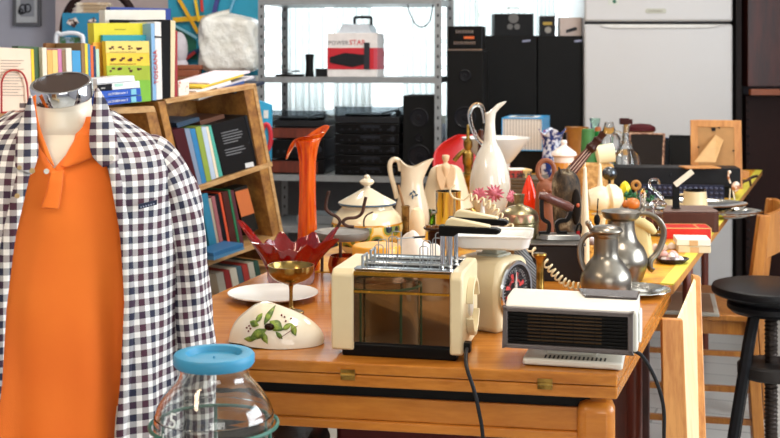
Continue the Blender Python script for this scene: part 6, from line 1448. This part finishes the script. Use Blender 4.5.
t = T('small_speaker', 'small upright black cylinder speaker on the rack shelf', 'speaker', R_on(306.5, 2, .06), rang)
MB().lathe([(0, 0), (.021, 0), (.022, .004), (.019, .04), (.019, .075), (.022, .108), (.020, .113), (0, .114)], 24).build('speaker', matte_black, t)
t = T('black_dock', 'low black plastic dock between the cylinder speaker and carton', 'dock', R_on(317, 2, .12), rang)
MB().box(-.032, .032, -.03, .03, 0, .04).build('dock', char, t, bevel=.004)
t = T('glass_clutter', 'small glass plate of dark fittings on the left of the rack shelf', 'plate', R_on(285, 2, .09), rang)
MB().lathe([(0, .0), (.07, .0), (.078, .012), (.076, .012), (.06, .004), (0, .004)], 28).build('plate', cg, t)
m = MB(); 
for i in range(9): a = random.uniform(0, 6.28); m.box(-.02, .02, -.006, .006, .005+i*.003, .010+i*.003, Matrix.Translation((.03*math.cos(a), .03*math.sin(a), 0)) @ Matrix.Rotation(a, 4, 'Z'))
m.build('fittings', char, t)
# hi-fi
def deck(px, w_, z0, z1, lb, name='hifi_deck', sidecol=None, dy=.03, face=black, extra=True, cat='hi-fi unit'):
    x, y, zz_ = R_on(px, 1, dy); t_ = T(name, lb, cat, (x, y, SZ[1]+z0), rang); h_ = z1-z0
    MB().box(-w_, w_, 0, .32, .003, h_-.002).build('body', face, t_, smooth=False, bevel=.002)
    MB().box(-w_+.01, w_-.01, .02, .3, 0, .003).build('feet', char, t_, smooth=False)
    if sidecol: MB().box(-w_-.002, w_*.75, -.004, 0, h_*.12, h_*.88).build('front_panel', sidecol, t_, smooth=False)
    elif extra:
        m = MB()
        for i in range(7): m.box(-w_+.03+i*w_*.24, -w_+.042+i*w_*.24, -.004, 0, h_*.3, h_*.45)
        m.box(-w_*.2, w_*.4, -.003, 0, h_*.55, h_*.8); m.lathe([(0, 0), (.014, 0), (.013, .01), (0, .01)], 18, M=Matrix.Translation((w_*.8, 0, h_*.5)) @ Matrix.Rotation(math.pi/2, 4, 'X')); m.build('controls', mat('dim_controls', '24262c', .4), t_)
    return t_
for i in range(5):
    z0 = i*.052; deck(366, .162, z0, z0+.052, ('lowest', 'second', 'middle', 'fourth', 'topmost')[i]+' unit in the black hi-fi tower on the rack', dy=.02)
def turntable(px, w_, z0, lb, dy):
    x, y, _ = R_on(px, 1, dy); t_ = T('turntable', lb, 'turntable', (x, y, SZ[1]+z0), rang)
    MB().box(-w_, w_, 0, .30, 0, .03).build('base', char, t_, smooth=False, bevel=.003)
    MB().lathe([(0, .03), (.12, .03), (.12, .04), (0, .04)], 40, c=(-.02, .15, 0)).build('platter', black, t_)
    MB().tube([(w_-.04, .22, .03), (w_-.04, .22, .055), (w_-.05, .12, .055), (w_-.10, .06, .045)], .005, 8).lathe([(0, .03), (.016, .03), (.016, .05), (0, .05)], 16, c=(w_-.04, .22, 0)).build('tonearm', zinc, t_)
    m = MB()
    for a in ((-w_, w_, 0, .003, .03, .078), (-w_, w_, .297, .3, .03, .078), (-w_, -w_+.003, .003, .297, .03, .078), (w_-.003, w_, .003, .297, .03, .078), (-w_, w_, 0, .3, .078, .081)): m.box(*a)
    m.build('dust_cover', glass('dust_cover', 'b8bcc0', .05, 1.1), t_, smooth=False)
turntable(366, .162, .261, 'record player with clear cover on top of the black hi-fi tower', .02)
deck(296, .138, 0, .075, 'wood fronted hi-fi unit at the bottom left of the rack', sidecol=red_wood)
deck(296, .138, .076, .175, 'wide black amplifier between two wood fronted units', dy=.03)
deck(296, .138, .176, .238, 'wood fronted hi-fi unit under the left record player', sidecol=red_wood)
turntable(296, .138, .239, 'record player with clear cover at the left of the rack', .03)
def speaker(name, lb, loc, rz, w_, d_, h_, cones, group=None):
    t_ = T(name, lb, 'speaker', loc, rz, group); MB().box(-w_, w_, 0, d_, 0, h_).build('cabinet', matte_black, t_, bevel=.004, smooth=False)
    for cz, r_ in cones:
        M = Matrix.Translation((0, 0, cz)) @ Matrix.Rotation(math.pi/2, 4, 'X')
        MB().lathe([(r_*.95, 0), (r_, .004), (r_*.9, .006), (r_*.8, .001), (r_*.3, -.0), (r_*.25, .004), (0, .005)], 32, M=M).build('cone', mat('cone_black', '16161a', .35), t_)
    return t_
s_ = speaker('loudspeaker', 'black two-way loudspeaker on the right of the rack shelf', R_on(418, 1, .03), rang, 16.2*rk_, .26, hz(176, 96), ((.10, .058), (.19, .02), (.29, .048)))
# lower shelf clutter
x, y, z = R_on(330, 0, .1); t = T('grey_console', 'grey low console on the bottom shelf of the rack', 'console', (x, y, z), rang)
MB().box(-.2, .3, 0, .2, 0, .045).build('body', zinc, t, bevel=.004)
t = T('slate_board', 'dark grey board standing against the wall behind the rack', 'board', (XX(352, 6.6), 6.62, 0), 0)
MB().box(-.55, .52, 0, .02, 0, .72).build('board', mat('slate_board', '5a5c60', .6), t, smooth=False)
t = T('hanging_cable', 'thin black cable looping from the top of the rack', 'cable', (XX(425, 5.9), 5.9, 1.4), 0)
MB().tube(spline([P(409, -4, 5.95), P(408, 6, 5.95), P(414, 22, 5.95), P(422, 27, 5.95), P(430, 20, 5.95), P(434, -4, 5.95)], 8), .003, 6).build('cable', char, t, world=True)
t = T('packing_box', 'tall narrow cardboard box under the small cyan and red bag', 'box', (XX(263, 5.3), 5.3, 0), 0)
MB().box(-.03, .02, -.03, .04, 0, ZZ(165, 5.3)-.001).build('box', clr('8a6a48'), t, smooth=False)
t = T('gift_bag', 'small cyan and red paper bag standing at the right side of the bookshelf', 'bag', tuple(P(266, 165, 5.3)), 0)
bk_ = 5.3/F
MB().prism([(-6*bk_, 0), (5*bk_, 0), (6*bk_, 60*bk_), (-8*bk_, 65*bk_)], -.02, .03).build('bag', clr('2ca0cc'), t, smooth=False)
MB().tube([(.004+4.4*bk_*math.cos(a), -.022, 28*bk_+13*bk_*math.sin(a)) for a in [2*math.pi*i/24 for i in range(24)]], .010, 6, closed=True).build('red_print', clr('c42434'), t)
MB().box(-.008, .012, -.022, -.02, 47*bk_, 55*bk_).build('white_print', white, t, smooth=False)

# ---------------------------------------------------------------- black speakers, radio, boxes on them
k66 = 6.55/F
sp1 = speaker('tall_loudspeaker', 'tall black loudspeaker cabinet on the left of the wide pair', (XX(510, 6.5), 6.5, 0), 0, 27*6.5/F, .35, ZZ(35.5, 6.5), ((.3, .1), (.62, .1)))
sp2 = speaker('tall_loudspeaker', 'tall black loudspeaker cabinet next to the refrigerator', (XX(560.2, 6.5), 6.5, 0), 0, 22.5*6.5/F, .35, ZZ(35.8, 6.5), ((.3, .1), (.62, .1)))
for px, o_, in ((526, sp1), (578, sp2)):
    lx = XX(px, 6.5)-o_.location.x; MB().box(-.02, .024, -.003, 0, -.005, .006, Matrix.Translation((lx, 0, ZZ(41, 6.5))) @ Matrix.Rotation(-.12, 4, 'Y')).build('badge', clr('8488a0'), o_, smooth=False)
sp3 = speaker('bookshelf_loudspeaker', 'black loudspeaker with round woofer under the graphic radio', (XX(465, 5.86), 5.86, 0), rang, 18.2*5.86/F, .28, ZZ(50.5, 5.86), ((ZZ(116, 6.0), .055), (ZZ(75, 6.0), .03)))
rk6 = 6.0/F
t = T('equalizer', 'small black graphic equalizer with rows of silver keys and orange display', 'equalizer', (XX(465, 5.9), 5.9, ZZ(50.5, 5.86)), rang)
MB().box(-17*rk6, 17*rk6, 0, .2, 0, .008).build('base', silver, t, smooth=False); 
MB().box(-17*rk6, 17*rk6, .0, .18, .008, 24*rk6).build('body', black, t, smooth=False, bevel=.003)
m = MB()
for i in range(11): m.box(-11*rk6+i*2*rk6, -9.8*rk6+i*2*rk6, -.004, 0, 6*rk6, 9*rk6)
for i in range(9): m.box(-9*rk6+i*2*rk6, -7.8*rk6+i*2*rk6, -.004, 0, 17*rk6, 20*rk6)
m.build('keys', silver, t, smooth=False); MB().box(-1*rk6, 9*rk6, -.002, 0, 11.5*rk6, 14*rk6).build('display', clr('c85a20'), t, smooth=False)
t = T('boombox_carton', 'black carton with a twin speaker radio printed on it', 'carton', (XX(514, 6.55), 6.55, ZZ(35.5, 6.5)), 0)
MB().box(-19.5*k66, 19.5*k66, 0, .18, 0, 22*k66).build('box', clr('0c0c0e'), t, smooth=False)
m = MB()
for dx in (-4, 3): m.lathe([(0, 0), (.016, 0), (.016, .002), (0, .002)], 20, M=Matrix.Translation((dx*k66, 0, 9*k66)) @ Matrix.Rotation(math.pi/2, 4, 'X'))
m.lathe([(0, 0), (.028, 0), (.028, .002), (0, .002)], 20, M=Matrix.Translation((-.5*k66, 0, 17.5*k66)) @ Matrix.Rotation(math.pi/2, 4, 'X'))
m.build('printed_speakers', clr('5c5a58'), t); MB().tube([(-6*k66, .05, 22*k66), (-6*k66, .05, 28*k66), (6*k66, .05, 28*k66), (6*k66, .05, 22*k66)], .003, 6).build('handle', silver, t)
t = T('bulb_carton', 'small black carton with a yellow label beside the boombox carton', 'carton', (XX(548, 6.55), 6.55, ZZ(35.8, 6.5)), 0)
MB().box(-7.3*k66, 7.3*k66, 0, .08, 0, 20*k66).build('box', clr('1c1c1e'), t, smooth=False); MB().box(-5*k66, 4*k66, -.002, 0, 11*k66, 14*k66).build('yellow_label', clr('a88c30'), t, smooth=False)
MB().lathe([(0, 0), (.018, 0), (.018, .002), (0, .002)], 20, M=Matrix.Translation((0, 0, 6*k66)) @ Matrix.Rotation(math.pi/2, 4, 'X')).build('printed_lamp', clr('8c8880'), t)
t = T('photo_carton', 'pinkish carton with a black device photo next to the refrigerator', 'carton', (XX(571, 6.55), 6.55, ZZ(35.8, 6.5)), 0)
MB().box(-11*k66, 10.5*k66, 0, .1, 0, 18.5*k66).build('box', clr('b4a49c'), t, smooth=False)
MB().prism([(-5*k66, 3*k66), (6*k66, 6*k66), (6*k66, 8*k66), (4*k66, 9*k66), (-5*k66, 6*k66)], -.003, 0).build('printed_device', clr('26262a'), t, smooth=False)
# red chair
t = T('red_chair', 'red plastic shell chair behind the ceramic bell', 'chair', (XX(478, 5.35), 5.35, 0), .3)
rk = 5.35/F; rows = []
for j in range(14):
    q_ = j/13; z = .46+(ZZ(136, 5.35)-.46)*q_; hw = .20-.02*q_ if q_ < .8 else .184*math.sqrt(max(0, 1-((q_-.8)/.2)**2*.92)); rows.append([Vector((hw*(i/8-1)*1.0 if i < 99 else 0, .10*q_-.04*(1-abs(i/8-1)**2)*-1, z)) for i in range(17)])
MB().sheet(rows).build('backrest', mat('red_plastic', 'c81c1c', .35, var=.96), t, solid=.008, sub=1)
rows = [[Vector((.20*(i/8-1), -.40+.40*j/8, .455+.012*(abs(i/8-1)**2))) for i in range(17)] for j in range(9)]
MB().sheet(rows).build('seat', MATS['red_plastic'], t, solid=.008)
for x, y in ((-.17, -.36), (.17, -.36), (-.17, -.02), (.17, -.02)): MB().tube([(x*.8, y, .45), (x, y*1.0, 0)], .010, 8).build('leg', zinc, t)

# ---------------------------------------------------------------- refrigerator and wardrobe
FX0, FX1 = XX(584.5, 6.45), XX(733, 6.45); fw = FX1-FX0; fzg = ZZ(23, 6.45)
t = T('refrigerator', 'large white two-door refrigerator at the back right', 'refrigerator', ((FX0+FX1)/2, 6.45, 0), 0)
frm = mat('fridge_white', 'c4c4c4', .3, var=.985, ns=3)
MB().box(-fw/2+.004, fw/2-.004, .06, .60, .03, 1.95).build('cabinet', frm, t, bevel=.01)
MB().box(-fw/2, fw/2, 0, .055, .06, fzg-.006).build('door', frm, t, bevel=.012)
dr2 = MB().box(-fw/2, fw/2, 0, .055, fzg+.008, 1.95).build('freezer_door', frm, t, bevel=.012)
MB().box(-fw/2+.01, fw/2-.01, .02, .06, fzg-.008, fzg+.01).build('seal', char, t, smooth=False)
fk = 6.45/F
m = MB(); pts = [(-60*fk, fzg-.008), (62*fk, fzg-.008), (56*fk, fzg-.022), (46*fk, fzg-.028), (-46*fk, fzg-.030), (-56*fk, fzg-.022)]
m.prism(pts, -.008, .0).build('handle_recess', mat('fridge_lip', 'd8d8d4', .3), t, bevel=.003)
o = MB().prism([(x*fk+(656-659)*fk, fzg+(12+z)*fk) for x, z in rr(10.5, 2.4, 2.3)], -.004, 0).build('badge', mat('badge', 'a9a696', .35, .3), dr2)
MB().box(-7.5*fk-3*fk, 6.5*fk-3*fk, -.0048, -.004, fzg+11.2*fk, fzg+12.6*fk).build('badge_text', mat('badge_dark', '8b8878', .4), dr2, smooth=False)
o = MB().box((608.5-659)*fk, (619-659)*fk, -.003, 0, fzg+18*fk, fzg+24*fk).build('sticker', clr('c8ccc4'), dr2, smooth=False); MB().lathe([(0, 0), (2*fk, 0), (2*fk, .001), (0, .001)], 14, M=Matrix.Translation(((614.5-659)*fk, -.003, fzg+21.5*fk)) @ Matrix.Rotation(math.pi/2, 4, 'X')).build('sticker_mark', clr('28644c'), dr2)
for x in (-fw/2+.06, fw/2-.06): MB().tube([(x, .1, .03), (x, .1, 0)], .02, 12).build('foot', char, t)
t = T('dark_wardrobe', 'dark brown wooden shelving unit to the right of the refrigerator', 'wardrobe', (XX(770, 6.7), 6.5, 0), 0)
x0_ = XX(736, 6.5)-t.location.x
MB().box(x0_, x0_+.03, 0, .5, 0, 2.3).box(x0_, x0_+.09, .18, .2, 0, 2.3).build('side_panel', mat('near_black_wood', '160c0a', .5), t, smooth=False)
MB().box(x0_+.07, x0_+.9, .02, .5, 1.155, 2.3).build('upper_door', dark_wood, t, smooth=False, bevel=.003)
MB().box(x0_+.075, x0_+.9, -.02, .02, ZZ(95, 6.5), ZZ(89, 6.5)).build('shelf_edge', mat('orange_ledge', '8a4418', .4), t, smooth=False)
MB().box(x0_+.09, x0_+.9, .12, .5, 0, 1.1).build('lower_panel', mat('deep_brown', '26100c', .5), t, smooth=False)
m = MB()
for i in range(22): m.ball((x0_+.10, .11, .08+i*.047), .007, .006, .007, 8)
m.build('studs', char, t)

# things behind the camera that the toaster glass mirrors
t = T('low_bench', 'low pine bench facing the toaster on the camera side of the room', 'bench', (-1.0, -.7, 0), .5)
MB().box(-.7, .7, -.2, .2, .20, .235).build('seat', light_wood, t, bevel=.004)
for x in (-.6, .6): MB().box(x-.03, x+.03, -.18, .18, 0, .2).build('leg', light_wood, t)
t = T('pine_dresser', 'tall pine dresser on the camera side of the room', 'dresser', (-1.5, -1.5, 0), .5)
MB().box(-.6, .6, -.4, 0, 0, 1.7).build('body', light_wood, t, bevel=.005)
for x in (-.3, .3): MB().box(x-.27, x+.27, 0, .02, .05, 1.6).build('door', pine, t, bevel=.006)
for i in range(2):
    t = T('white_mug', ('left', 'right')[i]+' white mug on the low pine bench', 'mug', (-.86-.28*i, -.62-.12*i, .235), 0)
    MB().lathe([(0, 0), (.04, 0), (.045, .01), (.05, .09), (.047, .09), (.042, .012), (0, .01)], 28).build('body', white, t)
    MB().tube(spline([(.047, 0, .075), (.075, 0, .07), (.075, 0, .03), (.045, 0, .02)], 5), .006, 8).build('handle', white, t)
